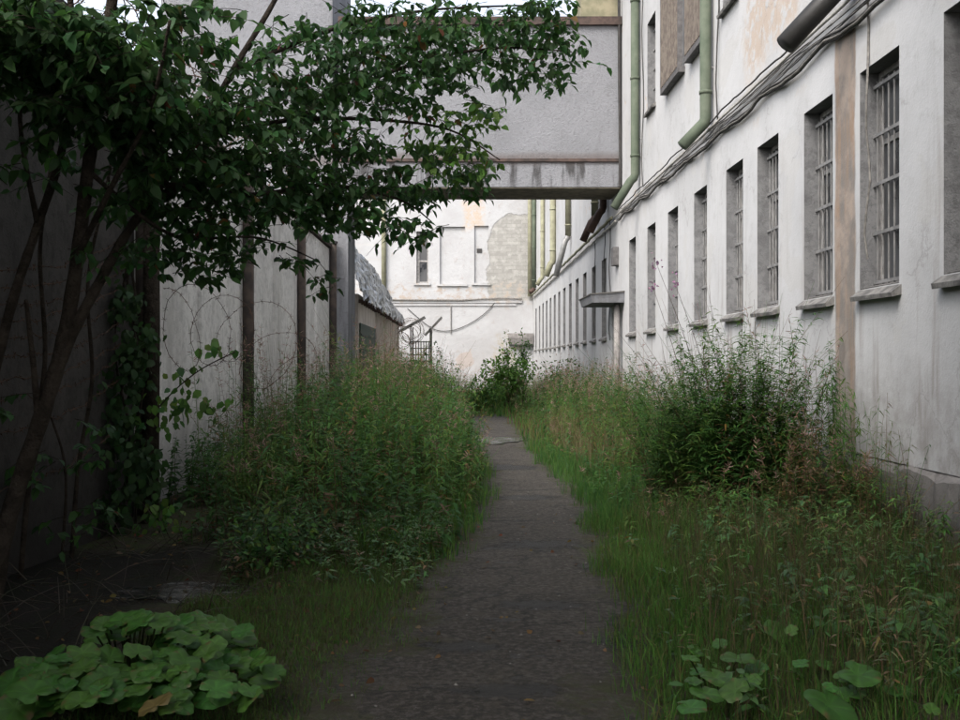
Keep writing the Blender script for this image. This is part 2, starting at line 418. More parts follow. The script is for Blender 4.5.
class Foliage:
    def __init__(s): s.V, s.C, s.F3, s.F4, s.n, s.M3, s.M4 = [], [], [], [], 0, [], []
    def _add(s, V, C, f3, f4, k, mat=0):
        n = V.shape[0]
        b = s.n + np.arange(n)[:, None, None]*k
        if len(f3):
            q = (b + np.array(f3)[None]).reshape(-1, 3); s.F3.append(q); s.M3.append(np.full(len(q), mat))
        if len(f4):
            q = (b + np.array(f4)[None]).reshape(-1, 4); s.F4.append(q); s.M4.append(np.full(len(q), mat))
        s.V.append(V.reshape(-1, 3)); s.C.append(np.repeat(C, k, 0)); s.n += n*k
    def frame(s, D, N):
        D = unit(D); S = unit(np.cross(D, N)); N = np.cross(S, D); return D, S, N
    def narrow(s, P, D, N, L, W, C, bend=.25, mat=0):
        """lanceolate leaf, six points"""
        D, S, N = s.frame(D, N); L = np.asarray(L)[:, None]; W = np.asarray(W)[:, None]
        bend = np.asarray(bend)*np.ones((len(P), 1)) if np.ndim(bend) == 0 else np.asarray(bend)[:, None]
        def pt(t, w): return P + D*L*t - N*L*bend*t*t + S*W*w
        V = np.stack([P, pt(.3,-.5), pt(.3,.5), pt(.68,-.36), pt(.68,.36), pt(1,0)], 1)
        s._add(V, C, [[0,2,1],[3,4,5]], [[1,2,4,3]], 6, mat)
    def oval(s, P, D, N, L, W, C, bend=.2, fold=.25, mat=0):
        """folded oval leaf with a midrib, eight points and a stalk gap"""
        D, S, N = s.frame(D, N); L = np.asarray(L)[:, None]; W = np.asarray(W)[:, None]
        bd = RNG.uniform(.2, 1.8, (len(P), 1))*bend
        def pt(t, w): return P + D*L*(t+.12) - N*L*bd*t*t + S*W*w + N*W*fold*abs(w)
        V = np.stack([pt(0,0), pt(.3,-.48), pt(.3,0), pt(.3,.48), pt(.66,-.4), pt(.66,0), pt(.66,.4), pt(1,0)], 1)
        s._add(V, C, [[0,2,1],[0,3,2],[4,5,7],[5,6,7]], [[1,2,5,4],[2,3,6,5]], 8, mat)
    def blade(s, P, H, W, lean, C, mat=0):
        """grass blade, five points"""
        n = len(P); a = RNG.uniform(0, 2*PI, n)
        S = np.stack([np.cos(a), np.sin(a), np.zeros(n)], 1); lean = np.asarray(lean)
        H = np.asarray(H)[:, None]; W = np.asarray(W)[:, None]
        up = np.array([[0,0,1.]])
        m = P + up*H*.55 + lean*H*.22; t = P + up*H*(1-.25*np.linalg.norm(lean,axis=1,keepdims=True)) + lean*H*.8
        V = np.stack([P-S*W*.5, P+S*W*.5, m-S*W*.4, m+S*W*.4, t], 1)
        s._add(V, C, [[2,3,4]], [[0,1,3,2]], 5, mat)
    def stems(s, paths, r0, r1, C, mat=0):
        """three-sided tapering stems; paths (n,k,3)"""
        n, k, _ = paths.shape
        T = unit(np.gradient(paths, axis=1)); A = unit(np.cross(T, np.array([.3,.9,.05]))); B = np.cross(T, A)
        R = (np.asarray(r0)[:, None]*(1-np.linspace(0,1,k)) + np.asarray(r1)[:, None]*np.linspace(0,1,k))[..., None]
        rings = [paths + R*(math.cos(q)*A + math.sin(q)*B) for q in (0, 2.094, 4.189)]
        V = np.stack(rings, 2).reshape(n, k*3, 3)
        f4 = [[i*3+q, i*3+(q+1)%3, i*3+3+(q+1)%3, i*3+3+q] for i in range(k-1) for q in range(3)]
        s._add(V, C, [], f4, k*3, mat)
    def build(s, name, mats, parent=None, local=False):
        z = lambda L, w: np.concatenate(L) if L else np.zeros((0, w), int)
        return mesh_np(name, np.concatenate(s.V), z(s.F3,3), z(s.F4,4), np.concatenate(s.C), mats, parent,
                       np.concatenate(s.M3) if s.M3 else None, np.concatenate(s.M4) if s.M4 else None, local=local, smooth=True)

GREENS = [(.044,.122,.026), (.056,.145,.030), (.076,.165,.034), (.036,.110,.034), (.098,.158,.032)]
DARKG = [(.036,.088,.034), (.048,.104,.036), (.040,.098,.028)]
FRESH = [(.078,.175,.034), (.098,.195,.040), (.070,.160,.030)]
DRY = [(.12,.085,.045), (.16,.11,.06), (.09,.06,.035), (.13,.075,.04)]
YELL = [(.13,.11,.03), (.16,.10,.03)]
PINKDRY = [(.30,.19,.165), (.34,.23,.19), (.24,.15,.12), (.26,.19,.14)]
RUSSET = [(.14,.05,.025), (.11,.045,.025)]

# ------------------------------------------------------------------ path and ground shape
PL = np.array([(-14,-1.1),(3,-.78),(4.7,-.60),(6,-.42),(7.1,-.25),(9.5,.03),(12.3,.27),(15.7,.34),(19.3,.14),(21.8,.06),(27,.10),(32,.35),(40,.6),(60,.6)])
PR = np.array([(-14,.55),(3,.68),(4.7,.77),(6,.95),(7.1,1.08),(9.5,1.22),(12.3,1.42),(15.7,1.33),(19.3,1.28),(21.8,1.28),(27,1.35),(32,1.45),(40,1.6),(60,1.6)])
def pl(y): return np.interp(y, PL[:,0], PL[:,1])
def pr(y): return np.interp(y, PR[:,0], PR[:,1])
def wav(x, y):
    return (np.sin(x*1.7+y*.6+.4)+np.sin(x*.7-y*1.3+1.9)+np.sin(x*3.1+y*2.3)*.5+np.sin(y*3.7-x*2.1+.7)*.4)/2.9
def hgt(x, y):
    x = np.asarray(x, float); y = np.asarray(y, float)
    off = np.maximum(np.maximum(pl(y)-x, x-pr(y)), 0)
    k = np.clip((off-.05)/1.2, 0, 1); k = k*k*(3-2*k)
    h = k*(.10 + .07*wav(x*1.3, y*1.1)) - .012*(1-k)
    bowl = np.exp(-((x+1.85)/.75)**4-((y-7.15)/.55)**4)
    return h*(1-bowl) + bowl*.03

def build_ground():
    xs = np.concatenate([[-400,-120,-40,-12,-6], np.arange(-3.3, 4.2, .12), [6,12,40,120,400]])
    ys = np.concatenate([[-400,-100,-30,-14], np.arange(-10, 3, 1.), np.arange(3, 30, .2), np.arange(30, 58, .6), [70,120,400]])
    X, Y = np.meshgrid(xs, ys); Z = np.where((X>-3.3)&(X<4.2)&(Y>-10)&(Y<58), hgt(X, Y), .0)
    n, m = len(ys), len(xs)
    i = np.arange((n-1)*(m-1)); r, c = i//(m-1), i%(m-1); a = r*m+c
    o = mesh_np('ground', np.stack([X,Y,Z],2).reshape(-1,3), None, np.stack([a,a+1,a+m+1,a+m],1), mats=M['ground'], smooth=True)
    tag(o, 'dark damp soil beside the path and under the weeds', 'ground', kind='structure')
    ys = np.concatenate([np.arange(-14, 3, .5), np.arange(3, 36, .12)]); K = 30
    V = []; A = []
    for y in ys:
        e0 = .10*math.sin(y*2.1)+.07*math.sin(y*5.3+1)+.05*random.uniform(-1,1); e1 = .10*math.sin(y*1.7+2)+.07*math.sin(y*4.7)+.05*random.uniform(-1,1)
        a, b = pl(y)-.30+e0, pr(y)+.30+e1
        for k in range(K):
            x = a+(b-a)*k/(K-1)
            z = max(.004+float(hgt(x, y))*0, float(hgt(x,y))+.004)+.012*(1+float(wav(x*3, y*3)))*.5*math.sin(PI*k/(K-1))
            V.append((x, y, z)); A.append((min(x-a, b-x), 0, 0))
    n = len(ys); i = np.arange((n-1)*(K-1)); r, c = i//(K-1), i%(K-1); a = r*K+c
    o = mesh_np('path', V, None, np.stack([a,a+1,a+K+1,a+K],1), mats=M['path'], smooth=True, col=A)
    tag(o, 'narrow worn asphalt path running between the weeds', 'path', kind='structure')
build_ground()

def puddle(cx, cy, rx, ry, label, z):
    k = 26; V = [(cx, cy, z)]
    for i in range(k):
        a = 2*PI*i/k; q = 1+.22*math.sin(3*a+cx)+.12*math.sin(7*a)
        V.append((cx+rx*q*math.cos(a), cy+ry*q*math.sin(a), z))
    o = mesh_np('puddle', V, [[0, 1+i, 1+(i+1)%k] for i in range(k)], mats=M['water'])
    tag(o, label, 'puddle', kind='structure')
puddle(.70, 21.6, .62, .95, 'bright thin puddle across the far part of the path', .024)
puddle(-1.85, 7.15, .50, .36, 'dark wet puddle behind the round-leaved plants', .045)

# ------------------------------------------------------------------ main building on the right
XW = 3.94
B = thing('masonry_building', 'long white plastered building with rows of barred windows', 'building', (XW, 20, 0))
FAR = [6.6, 8.57, 10.37, 12.06, 13.96, 15.6, 17.75, 19.99, 22.2, 24.6, 29.4, 31.6, 33.9, 36.1, 38.3, 40.5, 42.6, 44.6, 46.7, 48.8, 50.9, 53.1, 55.6]
WW, WZ0, WZ1 = .93, 2.32, 4.46
lower = [(f-WW, f, WZ0, WZ1) for f in FAR]
UP = [13.6, 15.8, 17.75, 19.99, 22.2]
upper = [(f-WW, f, 6.9, 8.75) for f in UP]
def wall_sheet(mb, xp, y0, y1, z0, z1, ops):
    ys = sorted({y0, y1} | {o[0] for o in ops} | {o[1] for o in ops})
    zs = sorted({z0, z1} | {o[2] for o in ops} | {o[3] for o in ops})
    for a, b in zip(ys, ys[1:]):
        for c, d in zip(zs, zs[1:]):
            my, mz = (a+b)/2, (c+d)/2
            if any(o[0] < my < o[1] and o[2] < mz < o[3] for o in ops): continue
            mb.poly([(xp,a,c),(xp,a,d),(xp,b,d),(xp,b,c)])
mb = MB(); wall_sheet(mb, XW, -14, 56.98, .70, 11.2, lower+upper)
mb.poly([(XW,-14,-.1),(XW+9,-14,-.1),(XW+9,-14,11.2),(XW,-14,11.2)]); mb.poly([(XW+9,-14,-.1),(XW+9,56.98,-.1),(XW+9,56.98,11.2),(XW+9,-14,11.2)])
mb.poly([(XW,56.98,-.1),(XW+9,56.98,-.1),(XW+9,56.98,11.2),(XW,56.98,11.2)])
mb.build('wall', M['plaster'], B)
# plinth with a rough broken top edge
V, F4 = [], []
ys = np.arange(-14, 56.9, .11)
for y in ys:
    j = .03*math.sin(y*2.3)+.025*math.sin(y*7.1)+random.uniform(-.015,.015); p = random.uniform(-.022,.022)
    V += [(XW-.07+p, y, -.15), (XW-.075+p, y, .30+j*.5), (XW-.06+p, y, .63+j), (XW+.03, y, .705)]
for i in range(len(ys)-1):
    for k in range(3): F4.append([i*4+k, i*4+k+1, i*4+5+k, i*4+4+k])
o = mesh_np('plinth', V, None, F4, mats=M['stone'], parent=B); o['label'] = 'rough dark stone plinth'
mb = MB(); mb.hexa([(XW-.35,-14.3,11.2),(XW+9.3,-14.3,11.2),(XW+9.3,57,11.2),(XW-.35,57,11.2),(XW-.35,-14.3,11.34),(XW+4.5,-14.3,13),(XW+4.5,57,13),(XW-.35,57,11.34)])
mb.build('roof', M['roofing'], B)

# window prototype: local frame, x into the wall, y along it, z up from the sill line
def window_proto(h, w, bars=True, sill=True):
    hw = w/2; fr = MB(); x0, x1 = .185, .245
    fr.box(x0,x1,-hw+.003,-hw+.06,.003,h-.003); fr.box(x0,x1,hw-.06,hw-.003,.003,h-.003)
    fr.box(x0,x1,-hw+.06,hw-.06,.003,.06); fr.box(x0,x1,-hw+.06,hw-.06,h-.06,h-.003)
    fr.box(x0+.005,x1-.005,-hw+.06,hw-.06,h*.66,h*.66+.05)
    root = fr.build('window', M['frame'], None, local=True)
    p = MB().box(.212,.226,-hw+.055,hw-.055,.055,h-.055).build('pane', M['dirty_glass'], root, local=True)
    q = MB(); a, b, c, d, x2 = -hw, hw, 0., h, .36
    q.poly([(0,a,c),(x2,a,c),(x2,a,d),(0,a,d)][::-1]); q.poly([(0,b,c),(x2,b,c),(x2,b,d),(0,b,d)])
    q.poly([(0,a,d),(x2,a,d),(x2,b,d),(0,b,d)][::-1]); q.poly([(0,a,c),(x2,a,c),(x2,b,c),(0,b,c)]); q.poly([(x2,a,c),(x2,a,d),(x2,b,d),(x2,b,c)])
    q.build('reveal', M['reveal'], root, local=True)
    if bars:
        g = MB()
        n = 7
        for i in range(n):
            y = -hw + w*(i+.5)/n
            g.tube([(.15, y, .03), (.15, y, h-.10)], .010, 6, False)
        for k in range(5):
            z = .07 + (h-.22)*k/4
            g.box(.128,.142,-hw-.0+.004,hw-.004,z-.017,z+.017)
        g.build('grille', M['steel'], root, local=True)
    if sill:
        s = MB(); a, b = -hw-.05, hw+.04
        s.hexa([(-.085,a,-.125),(.02,a,-.10),(.02,b,-.10),(-.08,b,-.115),(-.095,a,-.085),(-.002,a,-.012),(-.002,b,-.008),(-.088,b,-.07)])
        s.hexa([(.02,-hw+.004,-.06),(.27,-hw+.004,-.0),(.27,hw-.004,-.0),(.02,hw-.004,-.06),(.0,-hw+.004,.008),(.27,-hw+.004,.075),(.27,hw-.004,.075),(.0,hw-.004,.012)])
        s.build('sill', M['sill'], root, local=True)
    return root
wl = window_proto(WZ1-WZ0, WW); wu = window_proto(8.75-6.9, WW, True, True)
base = np.array([XW, 20, 0])
for i, f in enumerate(FAR):
    o = wl if i == 0 else copy_tree(wl); o.parent = B
    o.location = (0, f-WW/2-20, WZ0)
for i, f in enumerate(UP):
    o = wu if i == 0 else copy_tree(wu); o.parent = B
    o.location = (0, f-WW/2-20, 6.9)
# projecting louvred boxes on two upper windows
def louvre_box(y0, y1, z0, z1):
    m = MB(); xo = XW-.13
    m.box(xo, XW-.004, y0, y1, z0-.10, z0, 0); m.box(xo, XW-.004, y0, y1, z1, z1+.06)
    m.box(xo, XW-.05, y0, y0+.05, z0, z1); m.box(xo, XW-.03, y1-.06, y1, z0, z1)
    bx = m.build('window_box', M['frame_dark'], B); bx['label'] = 'brown slatted box in front of an upper window'
    s = MB()
    n = 13
    for i in range(n):
        y = y0+.07+(y1-y0-.14)*(i+.5)/n
        s.box(xo-.012, xo+.012, y-.026, y+.026, z0+.01, z1-.01)
    for k in range(6): s.box(xo+.013, xo+.03, y0+.06, y1-.06, z0+.25+k*.33, z0+.29+k*.33)
    s.build('slats', M['louvre'], bx)
louvre_box(18.45, 20.1, 6.82, 8.85); louvre_box(16.6, 17.95, 6.82, 8.85)

def downpipe(Y, zb, end, r, m, ztop=11.15, m2=None, lab=None):
    X0 = XW-.12
    p = MB(); c = at(end[0], end[1], Y)
    pts = [(X0,Y,ztop),(X0,Y,zb+.12),(X0-.03,Y,zb+.04),(X0-.10,Y,zb-.03), tuple(c)]
    if m2 is None: p.tube(pts, r, 12)
    else:
        p.tube(pts[:2], r, 12)
    for z in np.arange(zb+.5, ztop, 1.7): p.tube([(X0,Y,z),(X0,Y,z+.05)], r*1.14, 12)
    o = p.build('downpipe', M[m], B, True)
    if lab: o['label'] = lab
    if m2:
        q = MB(); q.tube([(X0,Y,zb+.12)]+pts[1:], r*1.03, 12); q.build('spout', M[m2], o, True)
    for z in np.arange(zb+.9, ztop-.3, 1.7): MB().box(X0+r*.8, XW+.01, Y-.02, Y+.02, z, z+.03).build('bracket', M['steel'], o)
downpipe(10.4, 5.33, (785,45), .105, 'blackpipe', lab='short black downpipe spout over the stained strip')
downpipe(16.4, 5.30, (682,146), .09, 'greenpipe', lab='green downpipe ending above the cables')
downpipe(23.05, 5.62, (614,208), .095, 'greenpipe', lab='green downpipe beside the footbridge')
downpipe(28.2, 5.66, (590,232), .10, 'brownpipe'); downpipe(30.0, 5.65, (583,241), .10, 'olivepipe', m2='brownpipe')
downpipe(37.5, 6.0, (556,276), .10, 'olivepipe', m2='zincpipe'); downpipe(43.6, 5.75, (546,276), .13, 'olivepipe')
downpipe(49.2, 5.55, (537,285), .10, 'olivepipe'); downpipe(54.9, 5.4, (529,292), .11, 'greenpipe', m2='brownpipe')
# cables along the wall
def cable(name, m, y0, y1, z0, z1, xo, r, sag, per, ph, wob=.02, n=5, parent=None):
    pts = []
    k = int((y1-y0)/.22)
    for i in range(k+1):
        t = i/k; y = y0+(y1-y0)*t
        s = abs(math.sin((y+ph)*PI/per))
        pts.append((XW-xo-wob*math.sin(y*5.1+ph*3)*.6, y, z0+(z1-z0)*t-sag*s+wob*math.sin(y*3.3+ph*7)+wob*.6*math.sin(y*9.7+ph)))
    return MB().tube(pts, r, n).build(name, M[m], parent or B, True)
for i in range(5):      # the lumpy bundle, strapped together
    cable('cable', 'cable' if i % 3 else 'cable_dark', 5, 25.9, 4.93+.016*i, 5.17+.012*i, .05+.022*(i%2), .014, .055+.004*i, 2.3, .2+i*.05, .012)
for i in range(5):      # separate thin runs above it
    cable('cable', 'cable' if i % 2 else 'cable_dark', 5+1.5*i, 25.5, 5.02+.045*i, 5.24+.03*i, .05, .008, .02+.02*(i%3), 2.9+.4*i, i*1.3, .006)
cable('conduit', 'conduit', -6, 26.6, 5.19, 5.30, .05, .020, .0, 3, 0, .003); cable('conduit', 'cable_dark', -6, 25.8, 5.29, 5.42, .05, .013, .03, 4, 1, .01)
cable('conduit', 'olivepipe', 26.8, 56.5, 5.30, 5.26, .10, .045, .0, 3, 0, .01); cable('conduit', 'conduit', 26.4, 56.5, 5.17, 5.13, .06, .03, .02, 3, .4, .01)
for (y, z0, z1, m) in ((16.0,5.3,11,'cable_dark'),(22.6,5.4,11,'cable_dark'),(10.1,2.6,5.1,'cable'),(27.6,2.2,5.4,'cable_dark'),(28.6,3.2,5.3,'cable_dark'),(30.7,2.4,5.2,'cable_dark')):
    MB().tube([(XW-.03-.02*math.sin(k*1.3), y+.03*math.sin(k*1.7), z0+(z1-z0)*k/10) for k in range(11)], .012, 5).build('cable', M[m], B)
# canopy over a side door
mb = MB(); c0 = (XW-.003)
mb.hexa([(3.17,25.3,3.06),(c0,25.3,3.06),(c0,27.6,3.06),(3.17,27.6,3.06),(3.12,25.25,3.24),(c0,25.25,3.30),(c0,27.65,3.30),(3.12,27.65,3.24)])
cn = mb.build('canopy', M['bridge'], B); cn['label'] = 'small weathered concrete canopy over the side door'
mb = MB(); mb.hexa([(3.10,25.23,3.243),(c0,25.23,3.305),(c0,27.67,3.305),(3.10,27.67,3.243),(3.10,25.23,3.27),(c0,25.23,3.34),(c0,27.67,3.34),(3.10,27.67,3.27)])
mb.build('canopy_cover', M['roofing'], cn)
MB().tube([(3.80,25.6,.1),(3.80,25.6,3.05)], .075, 10).build('canopy_post', M['stone'], cn, True)
MB().box(3.80,XW-.003,26.2,26.62,4.05,4.5).build('junction_box', M['frame_dark'], B)
mb = MB(); mb.box(XW-.02,XW+.02,25.95,27.2,.7,2.9); mb.build('side_door', M['frame'], B)

# ------------------------------------------------------------------ footbridge
BY0, BY1 = 25.7, 27.5
BR = thing('enclosed_footbridge', 'grey rendered enclosed footbridge spanning the alley overhead', 'footbridge', (.5, 26.6, 0))
mb = MB(); mb.box(-3.0, XW-.02, BY0+.02, BY1-.02, 6.60, 9.86); mb.build('upper_wall', M['bridge'], BR)
mb = MB(); mb.box(-3.0, XW-.02, BY0, BY1, 5.91, 6.52); mb.build('lower_beam', M['bridge'], BR)
mb = MB(); mb.box(-2.9, XW-.03, BY0+.02, BY1-.02, 5.875, 5.907); mb.build('soffit', M['lintel'], BR)
mb = MB(); mb.box(-3.0, XW-.01, BY0-.05, BY1, 6.523, 6.597); o = mb.build('ledge', M['coping'], BR)
mb = MB(); mb.box(-3.0, XW-.01, BY0-.08, BY1+.05, 9.863, 10.06); o = mb.build('coping', M['coping'], BR)
MB().tube([(3.86,BY0-.04,10.6),(3.87,BY0-.05,8.5),(3.89,BY0-.05,6.7),(3.88,BY0-.05,5.9)], .035, 6).build('cable', M['cable_dark'], BR)
mb = MB(); mb.box(3.0, XW-.015, 26.2, BY1-.05, 10.063, 12.3); o = mb.build('roof_hatch', M['ochre'], BR); o['label'] = 'ochre stained block on the bridge top'

# pier and building to the left of it
PIER = thing('support_pier', 'grey rendered pier under the left end of the footbridge', 'pier', (-2.87, 26.6, 0))
mb = MB(); mb.box(-3.17, -2.77, BY0+.05, BY1-.05, -.1, 5.872); mb.build('shaft', M['bridge'], PIER)
mb = MB(); mb.box(-3.19, -2.74, BY0+.02, BY1-.02, -.1, .5); mb.build('footing', M['stone'], PIER)
LB = thing('rendered_building', 'tall pale grey rendered building rising behind the leafy tree', 'building', (-5.2, 28, 0))
mb = MB(); mb.box(-7.4, -3.17, 25.9, 30.2, 4.6, 13.2); mb.box(-7.3,-3.3,26,30,-.1,4.6); mb.build('wall', M['bridge'], LB)
mb = MB(); mb.box(-7.6, -3.0, 25.7, 30.4, 13.2, 13.4); mb.build('roof', M['roofing'], LB)

# ------------------------------------------------------------------ perimeter wall on the left
XL = -3.2
PW = thing('perimeter_wall', 'concrete panel wall with dark posts along the left side', 'wall', (XL, 10, 0))
posts = [5.2, 10.3, 15.35, 20.5, 25.55]
ends = [-14]+posts
for i in range(len(ends)-1):
    a, b = ends[i], ends[i+1]
    m = MB()
    m.box(XL-.22, XL+random.uniform(-.012,.012), a+.02, b-.02, -.2, 4.36+random.uniform(-.03,.03))
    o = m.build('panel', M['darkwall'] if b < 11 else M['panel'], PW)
    if b < 11: o['label'] = 'weathered concrete panel darkened with painted shade'
    if b > 11:      # cast ribs of the panel
        q = MB()
        q.box(XL-.02, XL+.035, a+2.5, a+2.75, .0, 4.3)
        q.build('rib', M['panel'], o)
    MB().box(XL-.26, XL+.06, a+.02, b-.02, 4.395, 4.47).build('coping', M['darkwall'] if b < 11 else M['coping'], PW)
for y in posts:
    m = MB(); w = .085
    m.tube([(XL+.09, y, -.2), (XL+.09, y, 4.5)], w, 10)
    o = m.build('post', M['post'], PW, True)
    MB().tube([(XL+.09,y,4.503),(XL+.09,y,4.56)], .11, 10).build('cap', M['cable_dark'], o)
# barbs
def barbed(mb, pts, r=.006, step=.11, barb=.035, n=4):
    mb.tube(pts, r, n)
    P = np.array(pts); d = np.r_[0, np.cumsum(np.linalg.norm(np.diff(P, axis=0), axis=1))]
    for s in np.arange(step/2, d[-1], step):
        c = np.array([np.interp(s, d, P[:,k]) for k in range(3)])
        for _ in range(2):
            v = np.array([random.gauss(0,1) for _ in range(3)]); v *= barb/np.linalg.norm(v)
            mb.tube([c-v, c+v], r*.7, 3, False)
def coil(name, axis, r, turns, label, group=None, jit=.25, seed=0, sq=1., wr=.006):
    rs = random.Random(seed); A = smooth_path(axis, 12); n = turns*22
    A = np.array(A); dd = np.linspace(0, len(A)-1, n+1)
    C = np.stack([np.interp(dd, np.arange(len(A)), A[:,k]) for k in range(3)], 1)
    T = unit(np.gradient(C, axis=0)); S = unit(np.cross(T, np.array([0,0,1.]))); U = np.cross(S, T)
    pts = []; rj = r
    for i in range(n+1):
        an = 2*PI*i/22
        if i % 11 == 0: rj2 = r*(1+jit*rs.uniform(-1,1))
        rj += (rj2-rj)*.12
        pts.append(C[i]+rj*(math.cos(an)*U[i]*sq+math.sin(an)*S[i])+T[i]*rs.uniform(-.01,.01))
    m = MB(); barbed(m, pts, wr, .10, .028)
    o = m.build(name, M['rust']); return tag(o, label, 'barbed wire', group)
coil('barbed_wire_coil', [(XL-.05,5,4.78),(XL-.1,10,4.8),(XL-.05,16,4.78),(XL-.08,25,4.78)], .30, 34, 'barbed wire coil running along the top of the concrete wall', seed=3)
coil('barbed_wire_coil', [at(168,330,9.6),at(215,325,10.0),at(262,345,10.6),at(300,380,11.2)], .38, 5, 'loose rusty barbed wire loops hanging in front of the pale panel', seed=5, jit=.35, wr=.0028)
BF = thing('barbed_wire_fence', 'sagging strands of barbed wire before the dark concrete panel', 'fence', (-2.9, 8, 0))
for i, (a, b) in enumerate(((262,236),(282,250),(300,268),(315,282),(336,300),(352,318),(378,338),(402,352),(440,372),(500,420))):
    p0, p1 = at(-60+random.uniform(-10,10), a, 6.3), at(128, b, 9.9); p0[0] = max(p0[0], -3.1); pts = []
    for k in range(25):
        t = k/24; p = p0+(p1-p0)*t; p[2] -= .16*math.sin(PI*t)*random.uniform(.8,1.1); p += np.array([random.uniform(-.012,.012) for _ in range(3)])
        p[0] = max(p[0], XL+.04); pts.append(p)
    m = MB(); barbed(m, pts, .0045, .12, .026); m.build('strand', M['rust'], BF)
for (x, y, lean) in ((-2.95, 9.95, .0),):
    MB().tube([(x,y,-.1),(x+.02,y,2.0),(x+.01,y,4.25)], [.085,.08,.07], 9).build('post', M['bark'], BF, True)
MB().tube([(-3.05,6.2,-.1),(-3.06,6.25,3.0)], .05, 8).build('post', M['bark'], BF, True)

# ------------------------------------------------------------------ building closing the yard
EY = 57.0
E = thing('yard_end_building', 'flaking whitewashed building with blind niches closing the yard', 'building', (-2, EY, 0))
def end_wall():
    ops = [(-2.42,-1.78,5.95,8.75), (-1.15,.22,5.9,9.0), (.72,1.5,5.95,9.05)]
    xs = sorted({-14., XW-.01}|{o[0] for o in ops}|{o[1] for o in ops}); zs = sorted({-.2, 13.}|{o[2] for o in ops}|{o[3] for o in ops})
    m = MB()
    for a, b in zip(xs, xs[1:]):
        for c, d in zip(zs, zs[1:]):
            mx, mz = (a+b)/2, (c+d)/2
            if any(o[0]<mx<o[1] and o[2]<mz<o[3] for o in ops): continue
            m.poly([(a,EY,c),(b,EY,c),(b,EY,d),(a,EY,d)])
    for k, (a, b, c, d) in enumerate(ops):
        y2 = EY + (.35 if k == 0 else .14)
        m.poly([(a,EY,c),(a,y2,c),(a,y2,d),(a,EY,d)]); m.poly([(b,EY,c),(b,y2,c),(b,y2,d),(b,EY,d)][::-1])
        m.poly([(a,EY,d),(a,y2,d),(b,y2,d),(b,EY,d)]); m.poly([(a,EY,c),(a,y2,c),(b,y2,c),(b,EY,c)][::-1])
        m.poly([(a,y2,c),(b,y2,c),(b,y2,d),(a,y2,d)])
    m.box(-14, XW-.01, EY+.5, EY+8, -.2, 12.9)
    m.build('wall', M['endwall'], E)
    m = MB(); a,b,c,d = ops[0]
    m.box(a+.01,a+.16,EY+.2,EY+.3,c+.01,d-.01); m.box(b-.06,b-.01,EY+.2,EY+.3,c+.01,d-.01); m.box(a+.16,b-.06,EY+.2,EY+.3,c+1.15,c+1.24); m.box(a+.16,b-.06,EY+.2,EY+.3,c+.01,c+.08)
    w = m.build('window', M['frame'], E)
    MB().box(a+.16,b-.06,EY+.25,EY+.27,c+.08,d-.02).build('pane', M['dirty_glass'], w)
    for a,b,c,d in ops:
        MB().box(a-.15,b+.12,EY-.10,EY-.002,c-.13,c-.01).build('sill', M['endwall'], w if a < -2 else E)
    MB().box(.86,1.14,EY+.10,EY+.137,7.6,7.82).build('vent', M['cable_dark'], E)
    m = MB(); m.box(-3.9, 3.3, EY-.10, EY-.002, 4.86, 4.98); m.box(-3.9, 3.0, EY-.06, EY-.002, 4.70, 4.84); m.build('string_course', M['endwall'], E)
    MB().tube([(-4,EY-.13,5.02),(0,EY-.13,5.0),(2,EY-.13,5.1),(3.3,EY-.13,5.08)], .05, 6).build('conduit', M['cable'], E)
    MB().tube(smooth_path([(-2.9,EY-.06,4.55),(-1.6,EY-.06,3.5),(-.6,EY-.06,3.35),(.4,EY-.06,3.7),(1.3,EY-.06,4.3),(1.9,EY-.06,4.95)]), .02, 5).build('cable', M['cable_dark'], E)
    MB().tube([(-.55,EY-.05,3.2),(-.55,EY-.05,4.7)], .03, 5).build('cable', M['cable'], E)
    MB().tube([(-4.18,EY-.14,13),(-4.18,EY-.14,4.9)], .13, 10).build('downpipe', M['olivepipe'], E, True)
    MB().tube([(3.72,EY-.2,13),(3.72,EY-.2,5.2)], .11, 10).build('downpipe', M['olivepipe'], E, True)
    m = MB(); m.box(2.55,3.9,EY-.5,EY-.002,2.95,3.2); m.hexa([(2.6,EY-.4,2.6),(3.9,EY-.4,2.6),(3.9,EY-.003,2.6),(2.6,EY-.003,2.6),(2.55,EY-.5,2.947),(3.9,EY-.5,2.947),(3.9,EY-.003,2.947),(2.55,EY-.003,2.947)]); m.build('ledge', M['stone'], E)
    MB().box(-14.3,XW-.01,EY-.3,EY+8.3,13.0,13.2).build('roof', M['roofing'], E)
end_wall()

# shed with the crumpled metal roof
S = thing('lean_to_shed', 'low shed with a crumpled silver metal roof and green door', 'shed', (-4, 40, 0))
m = MB(); m.box(-6.5, -3.0, 30.6, 50.4, -.1, 3.62); m.build('wall', M['shedwall'], S)
m = MB()
for y in np.arange(36.9, 50.3, 1.05): m.box(-2.998,-2.93,y-.08,y+.08,-.1,3.4)
m.build('rib', M['shedwall'], S)
V, F4 = [], []; nu, nv = 60, 12
for i in range(nu+1):
    for j in range(nv+1):
        u, v = i/nu, j/nv
        ye = 30.3+(52.0-30.3)*u; yr = 30.3+(46.-30.3)*u
        x = -2.78+(-3.75+2.78)*v; y = ye+(yr-ye)*v; z = 3.50+(5.62-3.50)*v
        q = .07*math.sin(u*53+v*3)+.05*math.sin(u*31+v*17)+random.uniform(-.05,.05)
        V.append((x+q*.8, y, z+q*.5+(-.10 if j == 0 and i % 3 == 0 else 0)))
for i in range(nu):
    for j in range(nv): a = i*(nv+1)+j; F4.append([a, a+nv+1, a+nv+2, a+1])
n0 = len(V)
